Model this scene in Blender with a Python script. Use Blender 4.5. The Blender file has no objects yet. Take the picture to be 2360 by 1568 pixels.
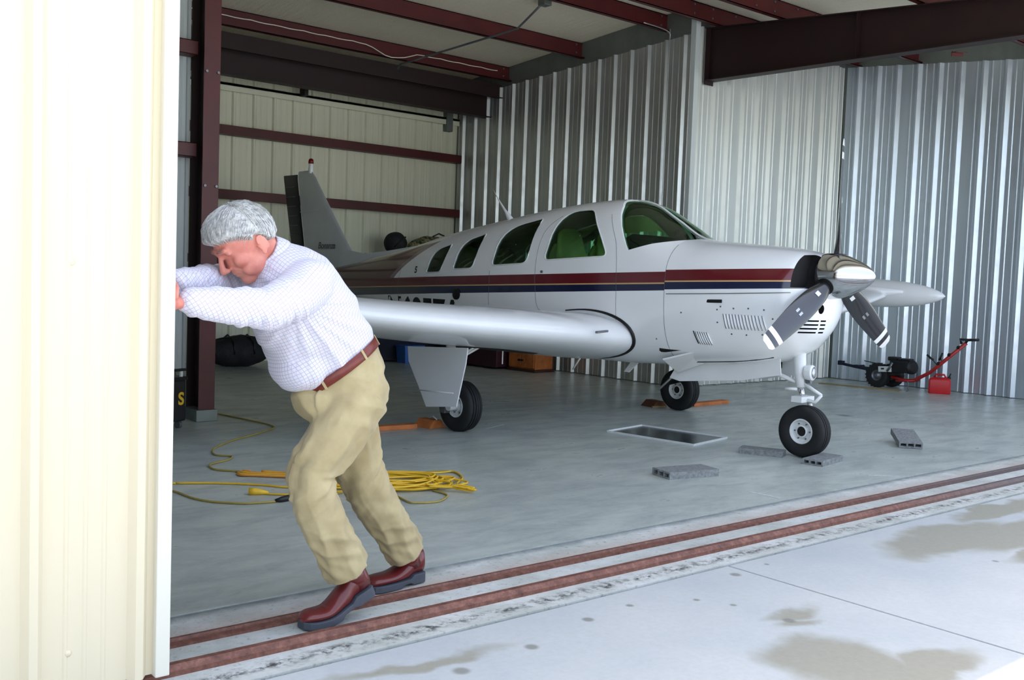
import bpy, bmesh, math, random
from math import sin, cos, pi, radians, sqrt
from mathutils import Vector, Matrix, noise
from mathutils.bvhtree import BVHTree

random.seed(7)
scene = bpy.context.scene
COL = scene.collection

# ------------------------------------------------------------------ camera
def cam_axes(pit, rol, yaw):
    cy, sy, cp, sp = cos(yaw), sin(yaw), cos(pit), sin(pit)
    fw = Vector((sy*cp, cy*cp, -sp)); r0 = Vector((cy, -sy, 0)); u0 = r0.cross(fw)
    r = r0*cos(rol) + u0*sin(rol); u = u0*cos(rol) - r0*sin(rol)
    return r, u, fw
FPX = 2340.85
cr_, cu_, cf_ = cam_axes(0.0612243, 0.0364064, 0.6992168)
cam_data = bpy.data.cameras.new('camera')
cam = bpy.data.objects.new('camera', cam_data)
COL.objects.link(cam)
CAMLOC = Vector((0, 0, 1.32))
m = Matrix.Identity(4)
for i in range(3):
    m[i][0] = cr_[i]; m[i][1] = cu_[i]; m[i][2] = -cf_[i]; m[i][3] = CAMLOC[i]
cam.matrix_world = m
cam_data.sensor_fit = 'HORIZONTAL'
cam_data.sensor_width = 36.0
cam_data.lens = 36.0*FPX/2360.0
cam_data.clip_start = 0.05
cam_data.clip_end = 500
scene.camera = cam

# ------------------------------------------------------------------ light
world = bpy.data.worlds.new('sky')
scene.world = world
world.use_nodes = True
wn = world.node_tree
wn.nodes.clear()
w_out = wn.nodes.new('ShaderNodeOutputWorld')
w_bg = wn.nodes.new('ShaderNodeBackground')
w_sky = wn.nodes.new('ShaderNodeTexSky')
w_sky.sky_type = 'NISHITA'
w_sky.sun_disc = False
w_sky.sun_elevation = radians(68.3)
w_sky.sun_rotation = radians(8)
w_sky.air_density = 1.0
w_sky.dust_density = 4.0
w_sky.ozone_density = 1.0
w_sky.altitude = 300
w_bg.inputs['Strength'].default_value = 0.36
w_mix = wn.nodes.new('ShaderNodeMix'); w_mix.data_type = 'RGBA'; w_mix.blend_type = 'MIX'     # thin high haze
w_mix.inputs[0].default_value = 0.33
w_mix.inputs[7].default_value = (3.1, 3.0, 2.75, 1)
wn.links.new(w_sky.outputs['Color'], w_mix.inputs[6])
wn.links.new(w_mix.outputs[2], w_bg.inputs['Color'])
wn.links.new(w_bg.outputs['Background'], w_out.inputs['Surface'])

sun_d = bpy.data.lights.new('sun', 'SUN')
sun_d.energy = 5.2
sun_d.angle = radians(0.6)
sun_d.color = (1.0, 0.955, 0.88)
sun = bpy.data.objects.new('sun', sun_d)
COL.objects.link(sun)
SUN_EL, SUN_AZ = radians(68.3), radians(8)     # the sun stands behind the hangar roof
sdir = Vector((sin(SUN_AZ)*cos(SUN_EL), cos(SUN_AZ)*cos(SUN_EL), sin(SUN_EL)))
sun.rotation_euler = sdir.to_track_quat('Z', 'Y').to_euler()

scene.view_settings.view_transform = 'Standard'
scene.view_settings.look = 'None'
scene.view_settings.gamma = 1.0
scene.view_settings.use_curve_mapping = False
scene.view_settings.exposure = 0.95

# ------------------------------------------------------------------ helpers
def tag(o, label=None, cat=None, group=None, kind=None):
    if label: o['label'] = label
    if cat: o['category'] = cat
    if group: o['group'] = group
    if kind: o['kind'] = kind
    return o

def empty(name, loc=(0, 0, 0), rz=0, parent=None):
    o = bpy.data.objects.new(name, None)
    o.empty_display_size = 0.1
    COL.objects.link(o)
    o.location = loc; o.rotation_euler = (0, 0, rz)
    if parent: o.parent = parent
    return o

def thing(name, label, cat, loc=(0, 0, 0), rz=0, group=None):
    return tag(empty(name, loc, rz), label, cat, group)

class MB:
    """collects shapes, then links them as one mesh object"""
    def __init__(s):
        s.v = []; s.f = []; s.mi = []; s.cur = 0
    def add(s, vs, fs):
        b = len(s.v)
        s.v += [tuple(p) for p in vs]
        for f in fs:
            s.f.append(tuple(b+i for i in f)); s.mi.append(s.cur)
        return s
    def box(s, x0, x1, y0, y1, z0, z1):
        vs = [(x, y, z) for x in (x0, x1) for y in (y0, y1) for z in (z0, z1)]
        return s.add(vs, [(0, 1, 3, 2), (4, 6, 7, 5), (0, 4, 5, 1), (2, 3, 7, 6), (0, 2, 6, 4), (1, 5, 7, 3)])
    def obox(s, c, ax, ay, az, hx, hy, hz):
        c = Vector(c); ax = Vector(ax).normalized()*hx; ay = Vector(ay).normalized()*hy; az = Vector(az).normalized()*hz
        vs = [c + ax*i + ay*j + az*k for i in (-1, 1) for j in (-1, 1) for k in (-1, 1)]
        return s.add(vs, [(0, 1, 3, 2), (4, 6, 7, 5), (0, 4, 5, 1), (2, 3, 7, 6), (0, 2, 6, 4), (1, 5, 7, 3)])
    def rings(s, rs, closed=True, cap=True):
        n = len(rs[0]); vs = [p for r in rs for p in r]; fs = []
        for i in range(len(rs)-1):
            for j in range(n if closed else n-1):
                k = (j+1) % n
                fs.append((i*n+j, i*n+k, (i+1)*n+k, (i+1)*n+j))
        if cap:
            fs.append(tuple(range(n))[::-1]); fs.append(tuple((len(rs)-1)*n+j for j in range(n)))
        return s.add(vs, fs)
    def tube(s, pts, r, n=8, cap=True, close=False):
        pts = [Vector(p) for p in pts]
        rr = r if isinstance(r, (list, tuple)) else [r]*len(pts)
        rs = []; up = None
        for i, p in enumerate(pts):
            a = pts[max(i-1, 0)]; b = pts[min(i+1, len(pts)-1)]
            t = (b-a)
            t = t.normalized() if t.length > 1e-9 else Vector((0, 0, 1))
            if up is None:
                up = t.orthogonal().normalized()
            up = (up - t*up.dot(t))
            up = up.normalized() if up.length > 1e-6 else t.orthogonal().normalized()
            w = t.cross(up)
            rs.append([p + (up*cos(2*pi*k/n) + w*sin(2*pi*k/n))*rr[i] for k in range(n)])
        return s.rings(rs, True, cap)
    def cyl(s, a, b, r, r2=None, n=20):
        return s.tube([a, b], [r, r if r2 is None else r2], n)
    def capsule(s, pts, rr, n=12):
        """closed tapering tube with round ends"""
        pts = [Vector(p) for p in pts]; P = []; R = []
        t0 = (pts[0]-pts[1]).normalized(); t1 = (pts[-1]-pts[-2]).normalized()
        for a in (88, 60, 35): P.append(pts[0] + t0*rr[0]*sin(radians(a))); R.append(rr[0]*cos(radians(a)))
        P += pts; R += list(rr)
        for a in (35, 60, 88): P.append(pts[-1] + t1*rr[-1]*sin(radians(a))); R.append(rr[-1]*cos(radians(a)))
        return s.tube(P, R, n)
    def lathe(s, prof, c=(0, 0, 0), ax=(0, 0, 1), n=32, cap=True):
        c = Vector(c); ax = Vector(ax).normalized(); u = ax.orthogonal().normalized(); w = ax.cross(u)
        rs = [[c + ax*h + (u*cos(2*pi*k/n) + w*sin(2*pi*k/n))*max(r, 1e-4) for k in range(n)] for r, h in prof]
        return s.rings(rs, True, cap)
    def ellipsoid(s, c, ax, ay, az, n=20, m=12):
        c = Vector(c); ax = Vector(ax); ay = Vector(ay); az = Vector(az); rs = []
        for i in range(m+1):
            t = -pi/2 + pi*(i/m)*0.996 + 0.006
            rs.append([c + az*sin(t) + (ax*cos(2*pi*k/n) + ay*sin(2*pi*k/n))*cos(t) for k in range(n)])
        return s.rings(rs)
    def prism(s, poly, a, b):
        """poly: 3D points of a flat outline, extruded from offset a to offset b (vectors)"""
        a = Vector(a); b = Vector(b)
        return s.rings([[Vector(p)+a for p in poly], [Vector(p)+b for p in poly]])
    def build(s, name, mats, parent=None, smooth=False, bevel=0, angle=None, fixn=True):
        me = bpy.data.meshes.new(name)
        me.from_pydata(s.v, [], s.f)
        mats = mats if isinstance(mats, (list, tuple)) else [mats]
        for q in mats: me.materials.append(q)
        me.polygons.foreach_set('material_index', s.mi)
        if fixn:
            bm = bmesh.new(); bm.from_mesh(me)
            bmesh.ops.recalc_face_normals(bm, faces=bm.faces)
            if bevel:
                es = [e for e in bm.edges if len(e.link_faces) == 2 and e.calc_face_angle(0) > 0.6]
                bmesh.ops.bevel(bm, geom=es, offset=bevel, segments=2, profile=0.6, affect='EDGES', clamp_overlap=True)
            bm.to_mesh(me); bm.free()
        if smooth:
            me.polygons.foreach_set('use_smooth', [True]*len(me.polygons))
            if angle is not None or bevel:
                me.set_sharp_from_angle(angle=radians(angle or 35))
        me.update()
        o = bpy.data.objects.new(name, me)
        COL.objects.link(o)
        if parent: o.parent = parent
        return o

def copy_part(o, parent=None):
    c = o.copy(); COL.objects.link(c)
    if parent: c.parent = parent
    return c
def copy_tree(o, parent=None):
    c = o.copy(); COL.objects.link(c)
    if parent is not None: c.parent = parent
    for ch in list(o.children): copy_tree(ch, c)
    return c

def catmull(P, n):
    """smooth resample of a list of tuples, n points per span"""
    out = []
    L = len(P)
    for i in range(L-1):
        p0 = P[max(i-1, 0)]; p1 = P[i]; p2 = P[i+1]; p3 = P[min(i+2, L-1)]
        for k in range(n):
            t = k/n; t2 = t*t; t3 = t2*t
            out.append(tuple(0.5*((2*b) + (-a+c)*t + (2*a-5*b+4*c-d)*t2 + (-a+3*b-3*c+d)*t3)
                             for a, b, c, d in zip(p0, p1, p2, p3)))
    out.append(tuple(P[-1]))
    return out

# ------------------------------------------------------------------ materials
def srgb(r, g, b):
    f = lambda c: (c/255/12.92) if c/255 <= 0.04045 else ((c/255+0.055)/1.055)**2.4
    return (f(r), f(g), f(b), 1)

class NT:
    def __init__(s, name):
        s.m = bpy.data.materials.new(name); s.m.use_nodes = True
        s.t = s.m.node_tree; s.b = s.t.nodes['Principled BSDF']
        s.tc = None
    def n(s, typ, **kw):
        x = s.t.nodes.new(typ)
        for k, v in kw.items(): setattr(x, k, v)
        return x
    def val(s, sock, v):
        if hasattr(v, 'is_output') or isinstance(v, bpy.types.NodeSocket): s.t.links.new(v, sock)
        else: sock.default_value = v
    def math(s, op, a, b=0.0, c=None, clamp=False):
        x = s.n('ShaderNodeMath', operation=op, use_clamp=clamp)
        s.val(x.inputs[0], a); s.val(x.inputs[1], b)
        if c is not None: s.val(x.inputs[2], c)
        return x.outputs[0]
    def coord(s, which='Object'):
        if s.tc is None: s.tc = s.n('ShaderNodeTexCoord')
        return s.tc.outputs[which]
    def xyz(s, which='Object'):
        x = s.n('ShaderNodeSeparateXYZ'); s.t.links.new(s.coord(which), x.inputs[0]); return x.outputs
    def mapped(s, sc=(1, 1, 1), loc=(0, 0, 0), rot=(0, 0, 0), which='Object'):
        x = s.n('ShaderNodeMapping'); s.t.links.new(s.coord(which), x.inputs[0])
        x.inputs['Scale'].default_value = sc; x.inputs['Location'].default_value = loc; x.inputs['Rotation'].default_value = rot
        return x.outputs[0]
    def noise(s, scale=5, detail=4, rough=0.55, vec=None, dist=0):
        x = s.n('ShaderNodeTexNoise'); s.val(x.inputs['Vector'], vec if vec is not None else s.coord())
        x.inputs['Scale'].default_value = scale; x.inputs['Detail'].default_value = detail
        x.inputs['Roughness'].default_value = rough; x.inputs['Distortion'].default_value = dist
        return x.outputs[0]
    def ramp(s, v, stops):
        x = s.n('ShaderNodeValToRGB'); s.val(x.inputs[0], v); e = x.color_ramp.elements
        while len(e) < len(stops): e.new(0.5)
        for el, (p, c) in zip(e, stops):
            el.position = p; el.color = c if len(c) == 4 else (*c, 1)
        return x.outputs[0]
    def mix(s, fac, a, b, blend='MIX'):
        x = s.n('ShaderNodeMix', data_type='RGBA', blend_type=blend)
        s.val(x.inputs[0], fac); s.val(x.inputs[6], a); s.val(x.inputs[7], b)
        return x.outputs[2]
    def maprange(s, v, a, b, c=0.0, d=1.0, smooth=False):
        x = s.n('ShaderNodeMapRange'); x.clamp = True
        if smooth: x.interpolation_type = 'SMOOTHSTEP'
        s.val(x.inputs[0], v)
        for i, q in enumerate((a, b, c, d)): x.inputs[i+1].default_value = q
        return x.outputs[0]
    def bump(s, h, strength=0.2, dist=0.01):
        x = s.n('ShaderNodeBump'); x.inputs['Strength'].default_value = strength; x.inputs['Distance'].default_value = dist
        s.val(x.inputs['Height'], h); s.t.links.new(x.outputs[0], s.b.inputs['Normal'])
    def set(s, **kw):
        for k, v in kw.items():
            s.val(s.b.inputs[{'color': 'Base Color', 'rough': 'Roughness', 'metal': 'Metallic', 'spec': 'Specular IOR Level',
                              'coat': 'Coat Weight', 'coatr': 'Coat Roughness', 'sheen': 'Sheen Weight', 'sss': 'Subsurface Weight'}[k]], v)
        return s

def simple(name, rgb, rough=0.5, metal=0.0, var=0.12, nscale=6, bump=0.0, bscale=60, coat=0.0, spec=0.5):
    q = NT(name); c = srgb(*rgb)
    dark = tuple(x*(1-var) for x in c[:3])+(1,); lite = tuple(min(1, x*(1+var*0.5)) for x in c[:3])+(1,)
    q.set(color=q.ramp(q.noise(nscale), [(0.3, dark), (0.7, lite)]), rough=rough, metal=metal, coat=coat, spec=spec)
    if bump: q.bump(q.noise(bscale), bump, 0.01)
    return q.m
# ------------------------------------------------------------------ material library
M = {}
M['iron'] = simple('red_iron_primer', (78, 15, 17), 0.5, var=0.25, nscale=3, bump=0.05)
M['iron_shaded'] = simple('shaded_red_primer', (36, 11, 12), 0.6, var=0.3, nscale=2.5)  # red primer with the shade of roof beams and column recess put into colour
M['white'] = simple('white_paint', (226, 228, 228), 0.3, var=0.04, coat=0.3)
M['white_rough'] = simple('white_metal_paint', (222, 225, 225), 0.4, var=0.08, nscale=20)
M['rubber'] = simple('tyre_rubber', (22, 23, 25), 0.7, var=0.25, nscale=15)
M['black'] = simple('black_plastic', (14, 14, 16), 0.5, var=0.2)
M['blackmat'] = simple('black_lining', (8, 8, 9), 0.9, var=0.2)
M['alu'] = simple('dull_aluminium', (190, 192, 195), 0.32, metal=0.9, var=0.1)
M['steel'] = simple('grey_steel', (120, 124, 128), 0.45, metal=0.7, var=0.15)
M['chrome'] = simple('polished_metal', (215, 215, 218), 0.09, metal=1.0, var=0.03)
M['navy'] = simple('navy_cloth', (24, 28, 48), 0.8, var=0.2)
M['blue'] = simple('blue_plastic', (60, 110, 190), 0.45, var=0.08)
M['red'] = simple('red_plastic', (186, 22, 30), 0.4, var=0.1)
M['redpaint'] = simple('red_tube_paint', (168, 32, 34), 0.4, var=0.2, nscale=20)
M['maroon'] = simple('maroon_paint', (58, 16, 28), 0.5, var=0.2)
M['wood'] = simple('orange_wood', (190, 110, 55), 0.6, var=0.3, nscale=9, bump=0.1)
M['plywood'] = simple('plywood_board', (150, 130, 88), 0.7, var=0.25, nscale=9)
M['yellow'] = simple('yellow_cord', (232, 186, 40), 0.45, var=0.1)
M['yellowtan'] = simple('dull_yellow_cord', (168, 148, 70), 0.5, var=0.2)
M['orange'] = simple('orange_cord', (214, 140, 60), 0.5, var=0.1)
M['pale'] = simple('pale_paint_mark', (200, 205, 205), 0.6, var=0.2, nscale=40)
M['camo'] = None
q = NT('camouflage_cloth')
q.set(color=q.ramp(q.noise(14, 3), [(0.35, srgb(30, 34, 24)), (0.45, srgb(96, 98, 66)), (0.55, srgb(170, 160, 120)), (0.65, srgb(60, 68, 42))]), rough=0.85)
M['camo'] = q.m

def metal_sheet(name, rgb, rough, metal, var=0.12):
    q = NT(name); c = srgb(*rgb)
    nz = q.noise(1.0, 3, 0.6, vec=q.mapped((5, 5, 0.35)))
    d = tuple(x*(1-var) for x in c[:3])+(1,)
    q.set(color=q.ramp(nz, [(0.3, d), (0.7, c)]), rough=q.maprange(q.noise(9, 3), 0.3, 0.7, rough*0.85, rough*1.2), metal=metal)
    return q.m
M['galv'] = metal_sheet('galvanised_sheet', (196, 200, 200), 0.34, 0.72)
M['galv_pale'] = metal_sheet('pale_galvanised_sheet', (222, 226, 222), 0.36, 0.5)  # paler, less metallic sheet for the middle wall facing the door opening
M['galv_mid'] = metal_sheet('sky_tinted_galvanised_sheet', (206, 216, 226), 0.34, 0.70)  # cool tint puts the sky reflected on the right wall into its colour
M['galv_dull'] = metal_sheet('dull_galvanised_flashing', (128, 134, 130), 0.55, 0.6)
M['cream_in'] = metal_sheet('cream_back_sheet', (226, 226, 202), 0.5, 0.0, 0.08)
M['cream_out'] = metal_sheet('cream_siding', (222, 210, 182), 0.5, 0.0, 0.03)
M['trim_white'] = metal_sheet('white_trim', (222, 218, 204), 0.45, 0.0, 0.02)
M['white_sheet'] = metal_sheet('white_sheet', (205, 212, 212), 0.45, 0.0, 0.06)

# insulation under the roof
q = NT('white_vinyl_insulation')
nz = q.noise(1.0, 4, 0.6, vec=q.mapped((14, 1.2, 4)))
fine = q.noise(60, 3)
q.set(color=q.mix(q.maprange(fine, 0.3, 0.7, 0, 0.35), srgb(240, 232, 210), srgb(204, 196, 172)), rough=0.75)
q.bump(q.math('ADD', nz, q.math('MULTIPLY', fine, 0.25)), 0.6, 0.05)
M['vinyl'] = q.m

# hangar slab
q = NT('polished_concrete_slab')
big = q.noise(0.55, 5, 0.6)
mid = q.noise(1.0, 6, 0.65, vec=q.mapped((2.2, 5.5, 1)), dist=0.4)
sm = q.noise(26, 5, 0.7)
c = q.ramp(big, [(0.3, srgb(158, 166, 158)), (0.55, srgb(184, 190, 180)), (0.75, srgb(196, 199, 188))])
c = q.mix(q.maprange(mid, 0.42, 0.68, 0, 0.5), c, srgb(108, 120, 124))
c = q.mix(q.maprange(sm, 0.35, 0.75, 0, 0.3), c, srgb(205, 208, 206))
X, Y, Z = q.xyz()
spot = q.n('ShaderNodeVectorMath', operation='DISTANCE'); q.t.links.new(q.coord(), spot.inputs[0]); spot.inputs[1].default_value = (9.54, 5.87, 0.0)
c = q.mix(q.maprange(spot.outputs['Value'], 0.03, 0.11, 0.85, 0), c, srgb(58, 64, 68))
q.set(color=c, rough=q.maprange(mid, 0.3, 0.7, 0.26, 0.42), spec=0.5)
q.bump(q.math('ADD', sm, mid), 0.08, 0.01)
M['slab'] = q.m

# rough strip that carries the rails
q = NT('rough_concrete_strip')
sm = q.noise(34, 6, 0.75); mid = q.noise(3.5, 5, 0.65)
c = q.mix(q.maprange(mid, 0.35, 0.65), srgb(176, 180, 172), srgb(206, 208, 204))
c = q.mix(q.maprange(sm, 0.55, 0.7, 0, 0.65), c, srgb(104, 106, 100))
X, Y, Z = q.xyz()
edge = q.math('ABSOLUTE', q.math('SUBTRACT', Y, 3.665))
wob = q.math('MULTIPLY', q.math('SUBTRACT', q.noise(9, 4), 0.5), 0.09)
c = q.mix(q.maprange(q.math('ADD', edge, wob), 0.0, 0.06, 0.8, 0), c, srgb(104, 116, 118))
dirt = q.math('ABSOLUTE', q.math('SUBTRACT', Y, 3.04))
c = q.mix(q.math('MULTIPLY', q.maprange(q.math('ADD', dirt, wob), 0.0, 0.05, 1, 0), q.maprange(q.noise(22, 5, 0.7), 0.45, 0.6)), c, srgb(60, 62, 58))
rusty = q.math('ABSOLUTE', q.math('SUBTRACT', Y, 3.46))
c = q.mix(q.math('MULTIPLY', q.maprange(q.math('ADD', rusty, wob), 0.0, 0.12, 1, 0), 0.45), c, srgb(190, 160, 140))
q.set(color=c, rough=0.85); q.bump(sm, 0.5, 0.01)
M['strip'] = q.m

# rusty rail steel
q = NT('rusty_rail_steel')
X, Y, Z = q.xyz()
c = q.ramp(q.noise(24, 6, 0.75), [(0.3, srgb(84, 52, 44)), (0.5, srgb(116, 76, 64)), (0.7, srgb(146, 102, 86))])
c = q.mix(q.maprange(X, 5.6, 7.3, 0, 0.75), c, srgb(96, 92, 92))
q.set(color=c, rough=0.6, metal=0.25); q.bump(q.noise(60), 0.2, 0.005)
M['rust'] = q.m
M['rust_dark'] = simple('dark_rust', (96, 44, 40), 0.6, var=0.3, nscale=12)

# sun-bleached apron with tan damp stains
q = NT('apron_concrete')
sm = q.noise(40, 6, 0.7); mid = q.noise(1.2, 5, 0.6)
c = q.mix(q.maprange(mid, 0.3, 0.7), srgb(176, 182, 184), srgb(192, 194, 192))
c = q.mix(q.maprange(sm, 0.4, 0.75, 0, 0.25), c, srgb(158, 160, 154))
wobv = q.n('ShaderNodeMix', data_type='VECTOR'); wobv.inputs[0].default_value = 0.16
q.t.links.new(q.coord(), wobv.inputs[4])
nn = q.n('ShaderNodeTexNoise'); nn.inputs['Scale'].default_value = 3.2; nn.inputs['Detail'].default_value = 5
q.t.links.new(q.coord(), nn.inputs['Vector'])
off = q.n('ShaderNodeVectorMath', operation='MULTIPLY_ADD'); off.inputs[1].default_value = (2.2, 2.2, 0); 
q.t.links.new(nn.outputs['Color'], off.inputs[0]); q.t.links.new(q.coord(), off.inputs[2])
q.t.links.new(off.outputs[0], wobv.inputs[5])
P = wobv.outputs[1]
def blob(cx, cy, rx, ry, soft=0.25):
    # shifted by the mean of the wobble noise
    mp = q.n('ShaderNodeMapping'); q.t.links.new(P, mp.inputs[0]); mp.vector_type = 'TEXTURE'
    mp.inputs['Location'].default_value = (cx+0.17, cy+0.17, 0); mp.inputs['Scale'].default_value = (rx, ry, 1)
    ln = q.n('ShaderNodeVectorMath', operation='LENGTH'); q.t.links.new(mp.outputs[0], ln.inputs[0])
    return q.maprange(ln.outputs['Value'], 1-soft, 1+soft, 1, 0, True)
st = None
for a in ((5.35, 2.62, 0.62, 0.20), (5.95, 2.42, 0.75, 0.17), (6.35, 2.80, 0.55, 0.10), (5.55, 2.18, 0.35, 0.09),
          (3.22, 1.95, 0.26, 0.22), (3.38, 1.70, 0.33, 0.12), (1.95, 2.78, 0.30, 0.05, 0.5), (3.52, 2.36, 0.13, 0.05, 0.6), (3.45, 2.27, 0.10, 0.035, 0.6)):
    b = blob(*a); st = b if st is None else q.math('MAXIMUM', st, b)
c = q.mix(q.math('MULTIPLY', st, 0.85), c, q.mix(sm, srgb(132, 130, 114), srgb(158, 154, 138)))
def dot(cx, cy, r):
    d = q.n('ShaderNodeVectorMath', operation='DISTANCE'); q.t.links.new(q.coord(), d.inputs[0]); d.inputs[1].default_value = (cx, cy, 0.0)
    return q.maprange(d.outputs['Value'], r*0.5, r*1.2, 1, 0, True)
dt = None
for a in ((2.394, 2.675, 0.03), (2.051, 2.641, 0.035), (3.331, 2.693, 0.018), (3.408, 2.561, 0.018), (3.778, 2.835, 0.03), (2.773, 2.773, 0.028),
          (3.44, 2.31, 0.03), (3.038, 2.80, 0.02), (4.05, 2.86, 0.016), (5.1, 2.25, 0.02)):
    b = dot(*a); dt = b if dt is None else q.math('MAXIMUM', dt, b)
c = q.mix(q.math('MULTIPLY', dt, 0.7), c, srgb(112, 112, 100))
q.set(color=c, rough=0.8, spec=0.3); q.bump(sm, 0.25, 0.01)
M['apron'] = q.m

# ------------------------------------------------------------------ hangar geometry
XL, XR = 0.0, 13.38        # wing bay side walls
YF, YM, YB = 3.70, 8.53, 13.42   # door line, middle wall, back wall
XA, XB_ = 3.50, 9.96       # tail bay side walls
RIDGE, SLOPE, YRIDGE = 4.80, 0.077, 8.6
def roof_z(y): return RIDGE - SLOPE*abs(y - YRIDGE)

def struct(o): o['kind'] = 'structure'; return o

b = MB(); b.box(XL-0.2, XR+0.3, YF-0.02, YB+0.2, -0.3, 0.0)
floor = struct(b.build('floor', M['slab']))
b = MB(); b.box(-14, 30, 2.965, YF-0.025, -0.3, -0.004)
struct(b.build('trim_1', M['strip']))
tag(bpy.data.objects['trim_1'])
# apron: slabs with open joints, each piece a slab of its own
apron = struct(empty('ground', (0, 0, 0)))
jx = [-36.4, -28.28, -20.2, -12.2, -4.16, 3.87, 11.9, 19.9, 27.9, 44]
jy = [-30, -21.5, -13.5, -5.5, 2.95]
for i in range(len(jx)-1):
    for j in range(len(jy)-1):
        b = MB(); b.box(jx[i]+0.006, jx[i+1]-0.006, jy[j]+0.006, jy[j+1]-0.004, -0.3, -0.006)
        b.build('concrete_slab', M['apron'], apron, bevel=0.004)
b = MB(); b.box(-60, 60, -60, 30, -0.5, -0.32)
struct(b.build('ground', simple('packed_earth', (120, 112, 84), 0.95)))

# white paint marks on the slab
for (ax, ay, bx, by) in ((5.36, 3.94, 5.38, 3.73), (6.62, 3.86, 6.80, 3.72), (5.52, 6.86, 5.80, 6.98), (7.72, 7.9, 8.25, 8.18)):
    d = Vector((bx-ax, by-ay, 0)); n_ = Vector((-d.y, d.x, 0)).normalized()*0.012
    b = MB(); b.prism([Vector((ax, ay, 0))-n_, Vector((bx, by, 0))-n_, Vector((bx, by, 0))+n_, Vector((ax, ay, 0))+n_], (0, 0, 0.0005), (0, 0, 0.0015))
    b.build('paint_mark', M['pale'], floor)

# rails
b = MB()
b.box(-14, 30, 3.125, 3.185, -0.01, 0.012)
for k in range(7): pass
b.rings([[Vector((x, 3.155-0.030, 0.010)), Vector((x, 3.155-0.012, 0.030)), Vector((x, 3.155+0.012, 0.030)), Vector((x, 3.155+0.030, 0.010))] for x in (-14, 30)])
tag(b.build('door_rail', M['rust'], bevel=0), 'outer rusty steel door rail, raised, next to the bright apron', 'rail')
b = MB()
b.rings([[Vector((x, 3.365, -0.01)), Vector((x, 3.365, 0.006)), Vector((x, 3.39, 0.010)), Vector((x, 3.398, -0.003)), Vector((x, 3.412, -0.003)), Vector((x, 3.42, 0.010)), Vector((x, 3.445, 0.006)), Vector((x, 3.445, -0.01))] for x in (-14, 30)])
tag(b.build('door_rail', M['rust']), 'inner rusty steel door rail with a groove, nearer the aircraft', 'rail')

# corrugated sheets -------------------------------------------------
def rib_profile(width=0.915, pitch=0.305, h=0.036, hb=0.034, ht=0.014, mh=0.006, first=0.1525):
    pts = [(0.0, 0.0)]
    k = first - pitch
    while k < width:
        if k-hb > 0: pts += [(k-hb, 0), (k-ht, h), (k+ht, h), (k+hb, 0)]
        for s_ in (k+pitch/3, k+2*pitch/3):
            if 0.02 < s_ and s_+0.02 < width: pts += [(s_-0.016, 0), (s_-0.007, mh), (s_+0.007, mh), (s_+0.016, 0)]
        k += pitch
    pts.append((width, 0.0))
    return pts
def ribbed_wall(name, p0, p1, nrm, zbot, ztop, mat, parent, **kw):
    """row of ribbed sheets from p0 to p1 (2D), ribs standing out along nrm, each sheet an object"""
    p0 = Vector((*p0, 0)); p1 = Vector((*p1, 0)); nrm = Vector((*nrm, 0)); L = (p1-p0).length; d = (p1-p0).normalized()
    s0 = 0.0; W = 0.915
    while s0 < L-0.02:
        w = min(W, L-s0)
        prof = [p for p in rib_profile(**kw) if p[0] <= w+1e-6]
        if prof[-1][0] < w: prof.append((w, 0.0))
        b = MB(); lo = []; hi = []
        for (s_, h_) in prof:
            P = p0 + d*(s0+s_) + nrm*(h_+0.002)
            lo.append(Vector((P.x, P.y, zbot))); hi.append(Vector((P.x, P.y, ztop(P.x, P.y))))
        b.rings([lo, hi], closed=False, cap=False)
        back = [Vector((p.x, p.y, p.z))-nrm*0.0 for p in lo]
        o = b.build('wall_panel', mat, parent, fixn=False)
        s0 += W
    return

def wall_box(name, x0, x1, y0, y1, z0, z1, mat, z1b=None):
    b = MB()
    if z1b is None: b.box(x0, x1, y0, y1, z0, z1)
    else:   # top slopes along y
        b.rings([[Vector((x, y0, z0)), Vector((x, y1, z0)), Vector((x, y1, z1b)), Vector((x, y0, z1))] for x in (x0, x1)])
    return struct(b.build(name, mat))

zt_A = lambda x, y: 4.45 - 0.0605*(y-8.66)       # top of the sheets on the tail bay side wall
w = wall_box('wall_right_tail_bay', XB_, XB_+0.12, YM+0.04, YB, 0, roof_z(YM), M['galv_dull'], roof_z(YB))
ribbed_wall('p', (XB_, YB-0.04), (XB_, YM+0.02), (-1, 0), 0.01, zt_A, M['galv'], w, h=0.042, hb=0.036, ht=0.012)
w = wall_box('wall_middle', XB_+0.10, XR, YM, YM+0.10, 0, roof_z(YM)-0.02, M['galv_dull'])
ribbed_wall('p', (XB_+0.02, YM), (XR-0.02, YM), (0, -1), 0.01, lambda x, y: 4.56, M['galv_pale'], w, first=0.12, h=0.042, hb=0.046, ht=0.012, mh=0.009)
b = MB(); b.box(XB_+0.0, XB_+0.085, YM-0.045, YM+0.04, 0, 4.72)
struct(b.build('trim_2', M['white_sheet'], bevel=0.004))
w = wall_box('wall_right', XR, XR+0.12, 2.2, YM, 0, roof_z(2.2), M['galv_dull'], roof_z(YM))
ribbed_wall('p', (XR, YM-0.04), (XR, 3.4), (-1, 0), 0.01, lambda x, y: 4.57-0.088*(8.52-y), M['galv_mid'], w, first=0.2, h=0.046, hb=0.052, ht=0.012, mh=0.009)
w = wall_box('wall_back', XA-3.5, XB_, YB, YB+0.12, 0, roof_z(YB), M['cream_in'])
ribbed_wall('p', (XB_-0.02, YB), (XA-0.5, YB), (0, -1), 0.01, lambda x, y: 4.30, M['cream_in'], w, first=0.17, h=0.028, mh=0.004)
w = wall_box('wall_left_tail_bay', XA-0.12, XA, YM+0.25, YB, 0, roof_z(YM), M['galv_dull'], roof_z(YB))
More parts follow.
